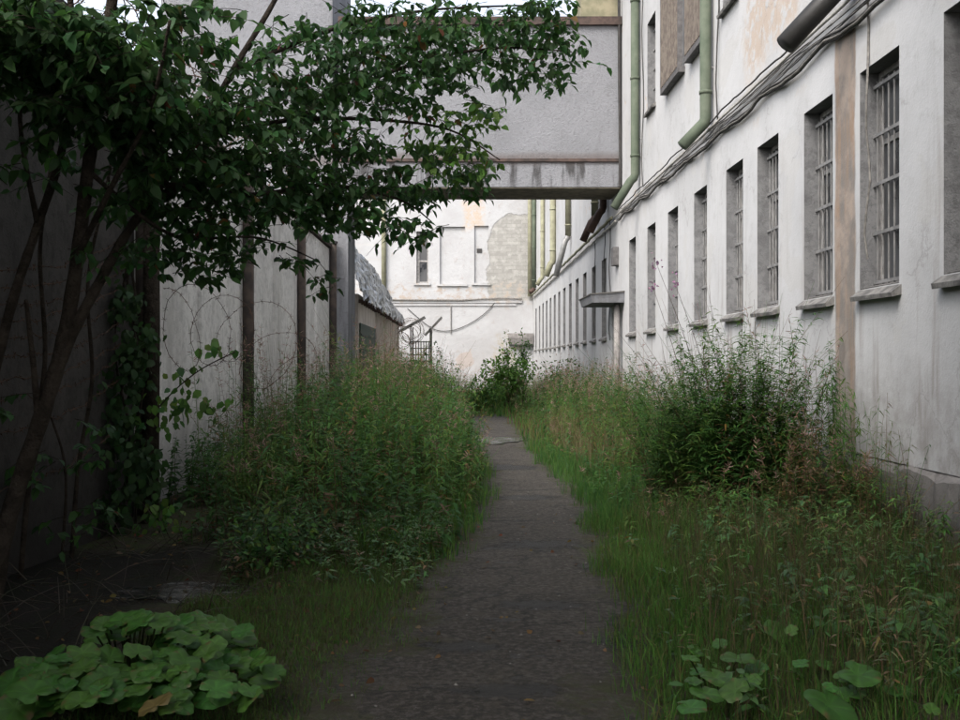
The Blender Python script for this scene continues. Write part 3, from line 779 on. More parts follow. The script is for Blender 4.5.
V += [(-6.6,30.3,5.7),(-6.6,46,5.7),(-3.75,30.3,5.62),(-3.75,46,5.62)]; F4.append([n0+2,n0+3,n0+1,n0])
rf = mesh_np('roof', V, None, F4, mats=M['zinc'], parent=S)
for y in np.arange(30.8, 51.5, .8): MB().box(-3.0,-2.80,y-.06,y+.06,3.36,3.46).build('rafter', M['brownpipe'], rf)
d = MB().box(-2.995,-2.95,30.9,36.2,.0,2.78).build('door', M['greendoor'], S)
m = MB()
for k in range(7): m.box(-2.949,-2.93,31.05,36.15,.5+k*.32,.55+k*.32)
m.build('batten', M['greendoor'], d)

PC = thing('porch_frame', 'rusty little porch frame with a mesh railing by the shed', 'porch', (-1.9, 50, 0))
for (x, y) in ((-2.32,48.5),(-1.42,48.5),(-2.32,50.5),(-1.42,50.5)): MB().tube([(x,y,0),(x,y,3.3)], .032, 6).build('post', M['frame_dark'], PC)
m = MB(); m.hexa([(-2.85,48.3,3.1),(-1.7,48.3,3.75),(-1.7,50.8,3.75),(-2.85,50.8,3.1),(-2.85,48.3,3.12),(-1.7,48.3,3.77),(-1.7,50.8,3.77),(-2.85,50.8,3.12)])
m.hexa([(-1.7,48.3,2.9),(-.9,48.3,3.75),(-.9,50.8,3.75),(-1.7,50.8,2.9),(-1.7,48.3,2.92),(-.9,48.3,3.77),(-.9,50.8,3.77),(-1.7,50.8,2.92)])
m.build('roof', M['zincpipe'], PC)
m = MB()
for k in range(9): m.box(-2.34+k*.12,-2.30+k*.12,48.40,48.43,1.6,2.62)
for k in range(4): m.box(-2.34,-1.36,48.37,48.40,1.65+k*.3,1.70+k*.3)
m.build('railing', M['cable_dark'], PC)
coil('razor_wire_coil', [(-2.75,48.0,2.6),(-2.3,49,3.0),(-2.4,50.5,3.2)], .5, 9, 'pale tangle of razor wire between shed roof and porch', seed=8, jit=.4, wr=.009)

# ------------------------------------------------------------------ the tree on the left
T = thing('deciduous_tree', 'broad-leaved tree with several leaning dark stems at the left', 'tree', (-2.95, 6.6, 0))
def limb(name, pts, r0, r1, n=9, k=6, parent=None):
    P = smooth_path(pts, k); rr = np.linspace(r0, r1, len(P))*np.array([1+.06*math.sin(i*1.9) for i in range(len(P))])
    return MB().tube(P, list(rr), n).build(name, M['bark'], parent or T, True)
limb('trunk', [(-2.97,6.6,-.1), at(2,545,6.6), at(18,488,6.6), at(44,410,6.6), at(64,340,6.7), at(78,255,6.7), at(88,170,6.6), at(103,70,6.5), at(120,-60,6.4), at(140,-220,6.2)], .062, .03)
limb('stem', [at(46,400,6.62), at(72,335,6.7), at(98,285,6.8), at(124,238,6.9), at(150,200,7.0), at(195,140,7.2), at(232,72,7.5), at(275,0,7.8), at(320,-90,8.0)], .04, .016)
limb('stem', [(-3.05,6.45,-.1), at(-25,470,6.5), at(-5,370,6.6), at(16,290,6.7), at(38,225,6.8), at(62,150,6.7), at(75,60,6.6), at(60,-80,6.4)], .042, .018)
limb('stem', [at(38,420,6.6), at(34,370,6.55), at(29,325,6.55), at(26,300,6.5)], .022, .012)
limb('branch', [at(150,200,7.0), at(240,160,7.6), at(330,100,8.3), at(420,62,8.9), at(500,48,9.3), at(572,52,9.5)], .028, .006, 6)
limb('branch', [at(165,185,7.05), at(250,195,7.6), at(330,185,8.2), at(400,200,8.6), at(432,222,8.8)], .024, .005, 6)
limb('branch', [at(195,140,7.2), at(290,120,8), at(380,120,8.6), at(450,130,8.9), at(500,160,9)], .022, .005, 6)
limb('branch', [at(232,72,7.5), at(330,30,8.3), at(430,10,9), at(540,5,9.4)], .022, .006, 6)
limb('branch', [at(88,170,6.6), at(140,215,6.8), at(185,238,7.1), at(260,238,7.6), at(320,262,8.2)], .018, .004, 6)
limb('branch', [at(78,255,6.7), at(110,190,6.4), at(150,110,6.2), at(170,20,6.0)], .022, .008, 6)
limb('branch', [at(38,225,6.8), at(20,120,6.4), at(30,20,6.1)], .02, .008, 6)
limb('branch', [at(120,-60,6.4), (-1.6,5,5.2), (-.4,3,5.6), (.8,1,5.9)], .045, .015, 7)
limb('branch', [at(140,-220,6.2), (-1.0,5.5,6.4), (.4,4.5,6.6), (2.0,3.0,6.8)], .045, .015, 7)
limb('branch', [at(60,-80,6.4), (-2.6,4,5.0), (-2.4,1,5.3), (-2.0,-2,5.6)], .035, .012, 7)
limb('stem', [(-3.08,7.3,-.1), at(30,470,7.3), at(45,360,7.3), at(40,250,7.2), at(52,150,7.1), at(45,60,7.)], .022, .010, 6)
limb('stem', [(-3.05,8.2,-.1), at(78,470,8.2), at(92,380,8.2), at(88,280,8.1), at(108,180,8.0), at(120,100,7.8)], .020, .010, 6)
limb('stem', [(-3.06,8.0,-.1), at(66,480,8.), at(52,420,8.), at(20,350,7.9)], .014, .006, 5)
cr = Foliage()
def twigs(C, R, n, leaf=(.085,.13), per=(6,10), cols=DARKG, out=None, length=(.22,.42)):
    """n leafy twigs around centre C with radii R"""
    u = rand_dirs(n)*RNG.uniform(.15, 1, (n,1))**.5
    base = np.asarray(C)+u*np.asarray(R)
    d = rand_dirs(n, -.5, .35) + (np.zeros(3) if out is None else np.asarray(out))
    d = unit(d); L = RNG.uniform(*length, n)
    k = 5; t = np.linspace(0, 1, k)[None, :, None]
    P = base[:, None] + d[:, None]*L[:, None, None]*(t-.4) + np.array([0,0,-1.])*L[:, None, None]*.25*t*t
    cr.stems(P, np.full(n, .0032), np.full(n, .0014), tint(n, [(.045,.035,.025)]), 1)
    m = RNG.integers(per[0], per[1]+1, n); idx = np.repeat(np.arange(n), m); N = len(idx)
    tt = RNG.uniform(.1, 1, N)
    pos = base[idx] + d[idx]*L[idx, None]*(tt[:, None]-.4) - np.array([0,0,1.])*L[idx, None]*.25*tt[:, None]**2
    ld = unit(rand_dirs(N, -.6, .25)*.9 + d[idx]*.6 + np.array([0,0,-.35]))
    nn = unit(rand_dirs(N, .0, 1.)*.7 + np.array([0,0,.8]))
    l = RNG.uniform(leaf[0], leaf[1], N)
    c = tint(N, cols, .3)
    y = RNG.random(N) < .012; c[y] = tint(int(y.sum()), YELL+RUSSET)
    cr.oval(pos, ld, nn, l, l*RNG.uniform(.5,.68,N), c, .25, .3)
def blob(px, py, Y, rx, ry, n, dr=.55, **k):
    twigs(at(px,py,Y), (rx*Y/F, dr, ry*Y/F), n, **k)
BL = [(35,25,6.1,75,38,75),(110,55,6.3,65,40,80),(20,70,6.2,40,22,22),(185,25,6.9,60,28,26),(150,110,6.5,60,38,70),(90,105,6.4,50,28,34),
      (205,100,7.1,45,40,26),(240,130,7.2,50,45,44),(180,170,7.0,62,32,54),(300,55,7.9,45,50,30),(300,120,8,50,50,40),(275,180,7.8,60,32,42),(355,45,8.3,50,45,44),
      (345,110,8.3,55,45,52),(350,165,8.3,48,40,40),(420,30,8.8,48,34,46),(405,80,8.7,40,35,36),(440,130,8.9,38,30,24),(480,35,9.2,45,32,42),(535,28,9.4,36,30,36),(563,62,9.5,20,14,12),(455,70,9,30,20,16),
      (520,70,9.3,25,12,12),(485,108,9.0,20,16,8),(455,160,8.9,38,18,18),(470,180,9,26,12,10),(410,185,8.7,40,20,22),(400,222,8.6,26,14,9),(425,228,8.7,14,12,5),(345,212,8.2,42,20,20),(310,205,8.0,32,20,14),
      (190,225,7.2,58,22,26),(200,262,7.2,50,14,14),(150,258,7.1,25,12,5),(245,205,7.5,40,20,14),(265,240,7.8,22,10,4),(300,262,8.1,18,8,4),(328,280,8.3,10,14,4),(135,190,6.8,22,22,12),(105,250,6.9,20,14,3),(60,150,6.5,30,14,8),(30,180,6.6,22,16,4),(95,440,7.9,30,26,7),(40,470,7.4,30,26,7),(75,520,7.8,36,20,8),(20,400,7.2,16,20,3),(110,200,6.9,24,22,8),(255,85,7.6,36,26,14)]
for (px,py,Y,rx,ry,n) in BL:
    n = int(n*(1.05 if px < 170 and py > 90 else 1.6 if px < 300 or py < 60 else 1.4))
    fresh = (px,py) in ((440,130),(485,108),(455,160))
    blob(px, py, Y, rx, ry, n, cols=(FRESH*2+DARKG if fresh else DARKG*2+GREENS[:1]+GREENS[3:4]), leaf=((.055,.10) if Y > 7 else (.065,.115)))
# unseen upper crown over the camera, extended and made dense to shade the foreground
for (x,y,z,rx,ry,rz,n) in ((-2.0,7.2,5.0,1.0,1.0,.6,60),(-1.0,7.6,5.5,1.2,1.0,.6,70),(.2,8.8,5.6,1.1,1.0,.45,70),(-2.4,3.4,5.4,1.2,1.2,.8,110),(-.6,3.4,5.8,1.4,1.3,.8,130),(1.2,3.8,6.2,1.4,1.5,.7,140),
                           (-1.8,1.2,5.8,1.6,1.8,.9,170),(.6,1.0,6.0,1.6,1.8,.9,190),(2.6,4.2,6.8,1.0,1.8,.7,130),(2.4,1.2,6.5,1.2,2.0,.9,150),(-2,-1.7,5.9,1.8,1.5,.9,120),(.8,-1.8,6.1,1.8,1.5,.9,130),(-1.6,5.6,7.2,1.6,1.4,.6,90),(2.2,6.6,6.9,1.1,1.2,.5,70)):
    n = int(n*(1.6 if y < 5 else .5))
    twigs((x,y,z), (rx,ry,rz), n, leaf=(.12,.18), per=(8,12), cols=DARKG, length=(.3,.6))
cr.build('crown', [M['leaf'], M['bark']], T)

# climbing vine on the fence post
vn = Foliage()
def vine_leaves(C, R, n, size=(.07,.12), cols=DARKG+GREENS[:2], fol=None):
    fol = fol or vn
    p = np.asarray(C)+rand_dirs(n)*RNG.uniform(.2,1,(n,1))*np.asarray(R)
    d = unit(rand_dirs(n,-1,.0)+np.array([0,-.4,-.5])); nn = unit(rand_dirs(n,-.2,1)+np.array([.5,-.8,.4])); l = RNG.uniform(*size, n)
    fol.oval(p, d, nn, l, l*RNG.uniform(.6,.85,n), tint(n, cols, .3), .2, .15)
VR = thing('climbing_vine', 'leafy vine climbing the dark fence post by the wall', 'vine', (-2.95, 9.8, 0))
for (px,py,Y,rx,ry,n) in ((125,300,9.6,24,30,60),(135,360,9.6,26,40,110),(120,420,9.5,26,40,110),(140,470,9.5,34,45,150),(110,510,9.4,30,30,70),(165,410,9.6,34,26,48),(185,375,9.7,22,14,16),(215,350,9.8,22,14,14),(200,400,9.7,20,24,22),(150,330,9.6,18,14,22),(130,250,9.7,16,28,26),(95,380,9.2,16,30,12),(160,520,9.3,30,30,60),(230,400,9.8,8,8,6)):
    vine_leaves(at(px,py,Y), (rx*Y/F,.22,ry*Y/F), int(n*(1. if px > 150 else 1.5)), cols=(FRESH[:1]+GREENS if px > 150 else [tuple(q*.7 for q in c) for c in DARKG]), size=(.06,.11))  # leaf tints carry the light: darkened left under the crown, greener where lit
vn.build('foliage', M['leaf'], VR)
m = MB()
for s in ((128,.0),(135,.06),(122,-.05)):
    m.tube(smooth_path([at(s[0]+8*math.sin(k*1.4+s[1]*40), 560-45*k, 9.72) for k in range(8)]), .012, 5)
m.tube(smooth_path([at(140,430,9.6),at(170,395,9.6),at(200,370,9.7),at(235,352,9.8)]), .006, 4)
m.build('stem', M['bark'], VR)

# ------------------------------------------------------------------ weeds
def weed_plants(fol, X, Y, H, lean=.18, leafL=(.07,.12), wr=(.13,.2), dens=34, cols=GREENS, dry=0.1, head=.0, spread=1., dirn=None, droop=.5, t0=.08, stemc=DRY+GREENS):
    """willowherb-like plants: an upright stem, whorled narrow leaves, optional feathery seed head"""
    n = len(X); Z = hgt(X, Y); k = 5
    a = RNG.uniform(0, 2*PI, n); ld = np.stack([np.cos(a), np.sin(a), np.zeros(n)], 1)*RNG.uniform(0, lean, (n,1))*2
    if dirn is not None: ld = ld*.5 + np.asarray(dirn)
    t = np.linspace(0, 1, k)[None, :, None]
    B0 = np.stack([X, Y, Z-.02], 1)
    def pt(i, tt): return B0[i] + np.array([0,0,1.])*(H[i]*tt)[:, None] + ld[i]*(H[i]*tt**1.8)[:, None]
    P = B0[:, None] + np.array([0,0,1.])*H[:, None, None]*t + ld[:, None]*H[:, None, None]*t**1.8
    fol.stems(P, RNG.uniform(.003,.005,n), np.full(n,.0013), tint(n, stemc), 0)
    m = np.maximum(4, (H*dens*RNG.uniform(.7,1.2,n)).astype(int)); idx = np.repeat(np.arange(n), m); N = len(idx)
    top = 1. if not head else .86
    tt = t0 + (top-t0)*RNG.random(N)**.85
    pos = pt(idx, tt)
    d = unit(rand_dirs(N, -.05, .5) + np.array([0,0,.12])); d = unit(d*np.array([1,1,1]))
    nn = unit(np.array([0,0,1.])+rand_dirs(N)*.35)
    l = RNG.uniform(*leafL, N)*(1-.45*tt)*spread
    c = tint(N, cols, .3); plant = tint(n, cols, .2)[idx]; c = c*.5+plant*.5
    dr = (RNG.random(n) < dry)[idx] & (RNG.random(N) < .75); c[dr] = tint(int(dr.sum()), DRY+YELL)
    low = (tt < .3) & (RNG.random(N) < .25); c[low] = tint(int(low.sum()), DRY)
    fol.narrow(pos, d, nn, l, l*RNG.uniform(*wr, N), c, droop*RNG.uniform(.3,1.6,N))
    if head:
        hs = np.where(RNG.random(n) < head)[0]
        if len(hs):
            m = RNG.integers(9, 20, len(hs)); idx = np.repeat(hs, m); N = len(idx); tt = RNG.uniform(.78, 1.0, N)
            pos = pt(idx, tt); d = unit(rand_dirs(N, .1, .9)); l = RNG.uniform(.04,.09,N)*(1.25-tt*.5)
            fol.narrow(pos, d, rand_dirs(N), l, l*.13, tint(N, PINKDRY, .25), .3)

def scatter(n, x0, x1, y0, y1, keep):
    X = np.empty(0); Y = np.empty(0)
    while len(X) < n:
        x = RNG.uniform(x0, x1, n*2); y = y0+(y1-y0)*RNG.random(n*2)
        k = keep(x, y); X = np.r_[X, x[k]]; Y = np.r_[Y, y[k]]
    return X[:n], Y[:n]
cl = lambda v: np.clip(v, 0, 1)

def bank(fol, X, Y, H, head, dry, dens, L, big=1.):
    q = wav(X*2.1+3, Y*1.4)+.5*wav(X*5.3, Y*4.1+2)+RNG.normal(0,.22,len(X))
    gap = 1+.30*wav(X*3.3+1, Y*2.7+5)
    H = H*gap
    a = q < 0; b = (q >= 0) & (q < .42); c = q >= .42
    weed_plants(fol, X[a], Y[a], H[a]*.86, head=0, dry=dry*.5, dens=dens*.8, leafL=(L[0]*.95,L[1]*.9), wr=(.34,.52), cols=DARKG+GREENS[:2], droop=.7, lean=.22)
    weed_plants(fol, X[b], Y[b], H[b], head=head, dry=dry, dens=dens, leafL=L, wr=(.16,.27), cols=GREENS+FRESH[:1], lean=.2)
    weed_plants(fol, X[c], Y[c], H[c]*1.1, head=min(1,head*2.2), dry=dry*1.6, dens=dens*.7, leafL=(L[0],L[1]*1.1), wr=(.12,.2), cols=FRESH+GREENS[2:]+YELL[:1], lean=.26, droop=.9)
# left bank
lb = Foliage()
def hl(x, y):       # height of the left thicket
    e = pl(y)-x
    h = np.interp(y, [8.2, 9, 10.5, 13, 18, 30], [.45, 1.0, 1.22, 1.52, 1.72, 1.75])
    return h*np.interp(e, [.0, .35, .9, 3], [.45, .75, 1., .98])*np.interp(x, [-3.1,-2.5,-2.0], [.55,.72,1.])
kl = lambda x, y: (x < pl(y)-.05) & (x > XL+.15) & (RNG.random(len(x)) < cl((y-8.2)/1.2)) & ~((x < -2.3) & (y < 10.6))
X, Y = scatter(1250, -3.1, .4, 8.2, 17, kl); bank(lb, X, Y, hl(X,Y)*RNG.uniform(.5,1.15,len(X)), .25, .05, 40, (.08,.15))
X, Y = scatter(900, -3.0, .5, 17, 34, kl); bank(lb, X, Y, hl(X,Y)*RNG.uniform(.5,1.18,len(X)), .45, .08, 30, (.10,.17))
X, Y = scatter(420, -2.9, .6, 34, 52, lambda x, y: x < pl(y)+.3); weed_plants(lb, X, Y, RNG.uniform(.6,1.35,len(X)), head=.5, dry=.16, dens=22, leafL=(.12,.2))
X, Y = scatter(230, -3.0, -.5, 11, 27, lambda x, y: x < pl(y)-.5); weed_plants(lb, X, Y, RNG.uniform(1.45,1.95,len(X)), head=1., dry=.2, dens=22, leafL=(.07,.12), lean=.1)
tag(lb.build('weed_thicket', M['weed']), 'dense tall willowherb thicket between path and concrete wall', 'weeds', kind='stuff')
# right bank
rb = Foliage()
def hr(x, y):
    e = x-pr(y)
    h = np.interp(y, [8.5, 10, 12, 15, 20, 30, 50], [.35, .62, .95, 1.15, 1.4, 1.5, 1.4])
    return h*np.interp(e, [0, .5, 1.2, 2.5], [.3, .5, .85, 1.1])
kr = lambda x, y: (x > pr(y)+.1) & (x < XW-.15) & (RNG.random(len(x)) < cl((x-pr(y))/1.1)+.05)
X, Y = scatter(720, 1.2, 3.8, 9.4, 17, kr); bank(rb, X, Y, hr(X,Y)*RNG.uniform(.5,1.25,len(X)), .22, .07, 42, (.08,.15))
X, Y = scatter(760, 1.2, 3.8, 17, 34, kr); bank(rb, X, Y, hr(X,Y)*RNG.uniform(.5,1.2,len(X)), .42, .10, 30, (.10,.17))
X, Y = scatter(380, 1.0, 3.8, 32, 52, lambda x, y: x > .9); weed_plants(rb, X, Y, RNG.uniform(.5,1.3,len(X)), head=.5, dry=.2, dens=22, leafL=(.12,.2))
X, Y = scatter(160, 1.9, 3.7, 12, 26, lambda x, y: x > pr(y)+.5); weed_plants(rb, X, Y, RNG.uniform(1.0,1.65,len(X)), head=1., dry=.3, dens=22, leafL=(.07,.12), lean=.12)
tag(rb.build('weed_thicket', M['weed']), 'mixed weed thicket between path and white barred building', 'weeds', kind='stuff')
# low cover in the right foreground and along the banks
gc = Foliage()
X, Y = scatter(620, .9, 3.85, 4.4, 10.5, lambda x, y: (x > pr(y)+.2) & (RNG.random(len(x)) < cl((x-pr(y))/1.0)) & (wav(x*2.6+2, y*2.2) > -.45))
q = wav(X*2.2, Y*1.9+3)+RNG.normal(0,.25,len(X))
for sel, cols, wr, lf, hs, dn in ((q < 0, DARKG+GREENS[:2], (.38,.6), (.06,.13), 1., 54), ((q >= 0) & (q < .5), GREENS+FRESH[:2], (.2,.34), (.06,.11), 1.25, 60), (q >= .5, GREENS[2:]+YELL[:1]+DRY[:2], (.14,.24), (.05,.10), 1.4, 44)):
    weed_plants(gc, X[sel], Y[sel], RNG.uniform(.12,.40,int(sel.sum()))*np.interp(X[sel]-pr(Y[sel]),[0,1,2.5],[.6,.9,1.25])*hs, lean=.45, leafL=lf, wr=wr, dens=dn, cols=cols, dry=.14, droop=.7)
X, Y = scatter(460, -2.6, .0, 7.2, 10, lambda x, y: (x < pl(y)-.1)&(x > -1.9-.3*(y-7.2)*0)&(RNG.random(len(x)) < cl((y-7.2)/1.5+.15)))
weed_plants(gc, X, Y, RNG.uniform(.1,.34,len(X)), lean=.4, leafL=(.05,.09), wr=(.3,.5), dens=60, cols=GREENS+DARKG, dry=.14, droop=.6)
tag(gc.build('ground_cover', M['broad']), 'low leafy ground cover of mixed weeds beside the path', 'ground cover', kind='stuff')
# grass
gr = Foliage()
def grass(n, x0, x1, y0, y1, keep, H, W, cols, lean=.6):
    X, Y = scatter(n, x0, x1, y0, y1, keep)
    P = np.stack([X, Y, hgt(X, Y)-.01], 1); l = rand_dirs(n, 0, .0)*RNG.uniform(0, lean, (n,1))
    g = .55+.45*(wav(X*2.3, Y*2.1)+1)/1.2
    gr.blade(P, RNG.uniform(*H, n)*g, RNG.uniform(*W, n), l, tint(n, cols, .3))
GC = GREENS[:3]+FRESH[2:]+[(.07,.085,.03)]
edgew = lambda y: .07*np.sin(y*2.9)+.05*np.sin(y*6.7+1)+.05*np.sin(y*13.1+2)+.03*np.sin(y*23.)
er = lambda x, y: (x > pr(y)+.0+edgew(y)+RNG.normal(0,.06,len(x))) & (x < 3.85)
el = lambda x, y: (x < pl(y)+.02+edgew(y+40)+RNG.normal(0,.07,len(x))) & (x > -1.7)
grass(30000, .7, 3.85, 4.2, 10.5, lambda x, y: er(x, y) & (RNG.random(len(x)) < np.where(x-pr(y) < .9, .9, .6)), (.06,.26), (.0035,.007), GC+FRESH[:1]+[(.11,.12,.04)], .9)
grass(4000, .9, 3.85, 4.4, 10.5, lambda x, y: er(x, y) & (x > pr(y)+.4), (.25,.6), (.003,.005), [(.075,.06,.034),(.062,.062,.03),(.06,.075,.03),(.14,.11,.06),(.12,.10,.05)], .7)
grass(11000, 1.1, 2.6, 10, 20, lambda x, y: er(x, y) & (x < pr(y)+1.1), (.10,.30), (.005,.009), GREENS[:4]+[(.075,.12,.035)])
grass(6000, 1.2, 3.6, 18, 40, er, (.15,.45), (.010,.018), GREENS+DRY[:2]+[(.10,.09,.04)])
grass(30000, -2.2, .3, 4.2, 9.6, lambda x, y: el(x, y) & (RNG.random(len(x)) < np.interp(pl(y)-x, [0,.3,1.,1.6], [.4,.75,.9,.15])), (.03,.11), (.003,.006), GC+[(.075,.115,.035),(.09,.11,.04)]+[(.075,.07,.03),(.06,.06,.025)], 1.1)
grass(7000, -1.2, .5, 8.4, 22, lambda x, y: el(x, y) & (x > pl(y)-.8), (.10,.32), (.005,.010), FRESH[:2]+GREENS)
grass(2500, .1, 1.7, 31, 52, lambda x, y: x > .0, (.1,.5), (.015,.03), GREENS+FRESH[:1]+DRY[:1])
grass(1500, 1.7, 3.0, 14, 23, er, (.35,.85), (.005,.009), [(.20,.155,.09),(.16,.12,.07),(.12,.11,.05)], .7)
tag(gr.build('grass', M['weed']), 'short and tufted grass growing along both path edges', 'grass', kind='stuff')
# litter on the ground
fl = Foliage()
X, Y = scatter(900, -2.9, 3.2, 4.3, 11, lambda x, y: (RNG.random(len(x)) < np.where((x > pl(y)) & (x < pr(y)), .25, 1)))
P = np.stack([X, Y, np.maximum(hgt(X,Y), .0)+.022], 1); l = RNG.uniform(.025,.06,len(X))
fl.oval(P, unit(rand_dirs(len(X),-.05,.1)), unit(rand_dirs(len(X),.5,1)), l, l*.6, tint(len(X), DRY+YELL+RUSSET, .3), .3, .2)
tag(fl.build('fallen_leaves', M['leaf']), 'scattered brown and reddish fallen leaves on the ground', 'fallen leaves', kind='stuff')
pv, pf = [], []
for i in range(130):
    y = random.uniform(4.3, 14); x = random.uniform(pl(y)-.1, pr(y)+.1); r = random.uniform(.004,.011)*(1.5 if random.random() < .06 else 1); z = max(float(hgt(x,y)),0)+.012
    b = len(pv); a0 = random.random()*6
    for k in range(5): pv.append((x+r*random.uniform(.7,1.3)*math.cos(a0+k*1.257), y+r*random.uniform(.7,1.3)*math.sin(a0+k*1.257), z))
    pv.append((x, y, z+r*random.uniform(.5,.9)))
    for k in range(5): pf.append([b+k, b+(k+1)%5, b+5])
tag(mesh_np('pebbles', pv, pf, mats=M['pebble']), 'loose small stones scattered on the asphalt path', 'pebbles', kind='stuff')
tw = Foliage(); n = 340
X, Y = scatter(n, -3.0, -1.2, 5.2, 9.4, lambda x, y: x < -.9-(y < 6)*.6)
p0 = np.stack([X, Y, hgt(X,Y)], 1); d = rand_dirs(n, .1, .95); L = RNG.uniform(.2,.8,n)
t = np.linspace(0,1,4)[None,:,None]; P = p0[:,None]+d[:,None]*L[:,None,None]*t+np.array([0,0,-.35])*L[:,None,None]*t*t
tw.stems(P, RNG.uniform(.002,.005,n), np.full(n,.001), tint(n, [(.07,.06,.05),(.12,.105,.085),(.05,.04,.03)]))
tag(tw.build('dead_twigs', M['weed']), 'bare dead twigs lying on the dark ground by the wall', 'twigs', kind='stuff')

# ---- plants one can tell apart
def plant(name, label, cat, loc, make, parts=('foliage',), group=None, mat='weed'):
    t = thing(name, label, cat, (loc[0], loc[1], float(hgt(loc[0], loc[1]))), group)
    f = Foliage(); make(f); f.build(parts[0], M[mat], t); return t
def clump(cx, cy, rx, ry, n, H, **k):
    def go(f):
        a = RNG.uniform(0, 2*PI, n); r = np.sqrt(RNG.random(n)); X = cx+rx*r*np.cos(a); Y = cy+ry*r*np.sin(a)
        X = np.minimum(X, XW-.12)
        h = RNG.uniform(*H, n)*(1-.35*r)
        weed_plants(f, X, Y, h, **k)
    return go
plant('willowherb_clump', 'big dark bushy willowherb clump against the barred white wall', 'weed', (2.8,10.9), clump(2.78,10.8,.85,.75,270,(1.3,2.6), lean=.32, dens=56, leafL=(.10,.18), wr=(.14,.22), cols=GREENS+FRESH[2:]+DARKG[1:2], dry=.03, head=.12))
plant('willowherb_stalk', 'tall drooping green stalks in front of the rust-brown strip', 'weed', (3.62,9.95), clump(3.58,9.95,.18,.4,16,(1.5,2.05), lean=.07, dens=52, leafL=(.09,.14), wr=(.14,.2), cols=GREENS, droop=1.1, dry=0))
plant('willowherb_stalk', 'slender sparse stalks left of the rust-brown strip', 'weed', (3.50,10.6), clump(3.45,10.6,.22,.35,20,(1.5,2.2), lean=.1, dens=40, leafL=(.07,.12), wr=(.14,.2), cols=GREENS, droop=1., dry=.1, head=.5))
plant('dock_plant', 'rusty brown dried dock beside the rough stone plinth', 'weed', (3.45,8.9), clump(3.5,8.95,.16,.3,14,(.6,.95), lean=.12, dens=60, leafL=(.03,.06), wr=(.4,.6), cols=RUSSET+DRY, dry=.5))
plant('dead_weed', 'straw-brown dead weeds below the dark willowherb clump', 'weed', (3.25,9.6), clump(3.25,9.6,.5,.45,95,(.6,1.35), lean=.24, dens=38, leafL=(.05,.11), wr=(.2,.3), cols=DRY+GREENS[:1], dry=.6, head=.4))
plant('slender_weed', 'slender weeds growing along the foot of the near wall', 'weed', (3.6,9.0), clump(3.68,9.2,.14,.6,22,(.8,1.5), lean=.12, dens=34, leafL=(.07,.11), cols=GREENS+DRY[:1], dry=.15, droop=1.))
# fireweed with pink blossoms leaning out of the clump
def fireweed(px0, py0, px1, py1, Y, label):
    a, b = at(px0,py0,Y), at(px1,py1,Y); a[2] = float(hgt(a[0],a[1])); t = thing('fireweed', label, 'flower', tuple(a))
    f = Foliage(); mid = (a+b)/2+np.array([.06,0,.12]); P = np.array(smooth_path([a,mid,b],6))[None]
    f.stems(P, np.array([.006]), np.array([.002]), np.array([[.11,.06,.05]])); f.build('stem', M['weed'], t)
    f = Foliage(); N = 70; tt = RNG.uniform(.15,.8,N); K = P[0]; q = np.stack([np.interp(tt*(len(K)-1), np.arange(len(K)), K[:,k]) for k in range(3)],1)
    l = RNG.uniform(.06,.12,N)*(1.1-.6*tt); f.narrow(q, rand_dirs(N,-.1,.5), unit(rand_dirs(N)*.3+np.array([0,0,1.])), l, l*.15, tint(N, DARKG+DRY[:1]), .5); f.build('foliage', M['weed'], t)
    f = Foliage(); N = 16; q = b+RNG.normal(0,1,(N,3))*np.array([.028,.028,.05]); l = RNG.uniform(.02,.04,N)
    f.oval(q, rand_dirs(N), rand_dirs(N), l, l*.8, tint(N, [(.33,.17,.28),(.38,.21,.32),(.28,.15,.24)]), .3, .2); f.build('blossom', M['leaf'], t)
fireweed(722,500,656,262,11.2,'tallest pink-tipped fireweed leaning left from the clump'); fireweed(728,500,675,283,11.1,'pink-tipped fireweed standing closest to the dark clump'); fireweed(700,500,653,287,11.6,'shorter pink-tipped fireweed leaning before a barred window')
# far shrubs and saplings
def bushy(name, label, cat, c, R, n, size, cols, trunk=True, shape='oval', fill=.3):
    t = thing(name, label, cat, (c[0], c[1], 0)); f = Foliage()
    u = rand_dirs(n)*(RNG.uniform(fill, 1, (n,1))); lump = 1+.28*np.sin(u[:, :1]*5+c[0]*3)*np.cos(u[:, 2:]*6+c[1])
    p = np.asarray(c)+u*np.asarray(R)*lump; p[:,2] = np.maximum(p[:,2], .05); l = RNG.uniform(*size, n)
    f.oval(p, unit(u*.7+rand_dirs(n)+np.array([0,0,-.2])), unit(rand_dirs(n,0,1)+np.array([0,0,.5])), l, l*RNG.uniform(.4,.6,n), tint(n, cols, .35), .25, .25)
    f.build('foliage', M['leaf'], t)
    m = MB()
    for i in range(5):
        q = np.array([c[0]+random.uniform(-.5,.5)*R[0], c[1]+random.uniform(-.5,.5)*R[1], c[2]+R[2]*random.uniform(.1,.7)])
        m.tube(smooth_path([(c[0]+random.uniform(-.05,.05), c[1], -.05), (np.array([c[0],c[1],q[2]*.4])+q*np.array([1,1,.4]))/np.array([2,2,1.5]), q], 4), list(np.linspace(.016,.004,9)), 5)
    m.build('stem', M['bark'], t); return t
bushy('bush', 'dark green bush at the far left beyond the footbridge', 'bush', (-.95,29,.95), (.8,.9,1.0), 2600, (.05,.10), DARKG)
bushy('sapling', 'bright green sapling in the middle before the white end wall', 'sapling', (1.55,35,1.0), (.9,.7,.95), 2600, (.09,.15), FRESH)
bushy('sapling', 'tall slender sapling topping the bright green one', 'sapling', (2.15,36,1.75), (.35,.35,.95), 620, (.06,.11), GREENS+DARKG, fill=.1)
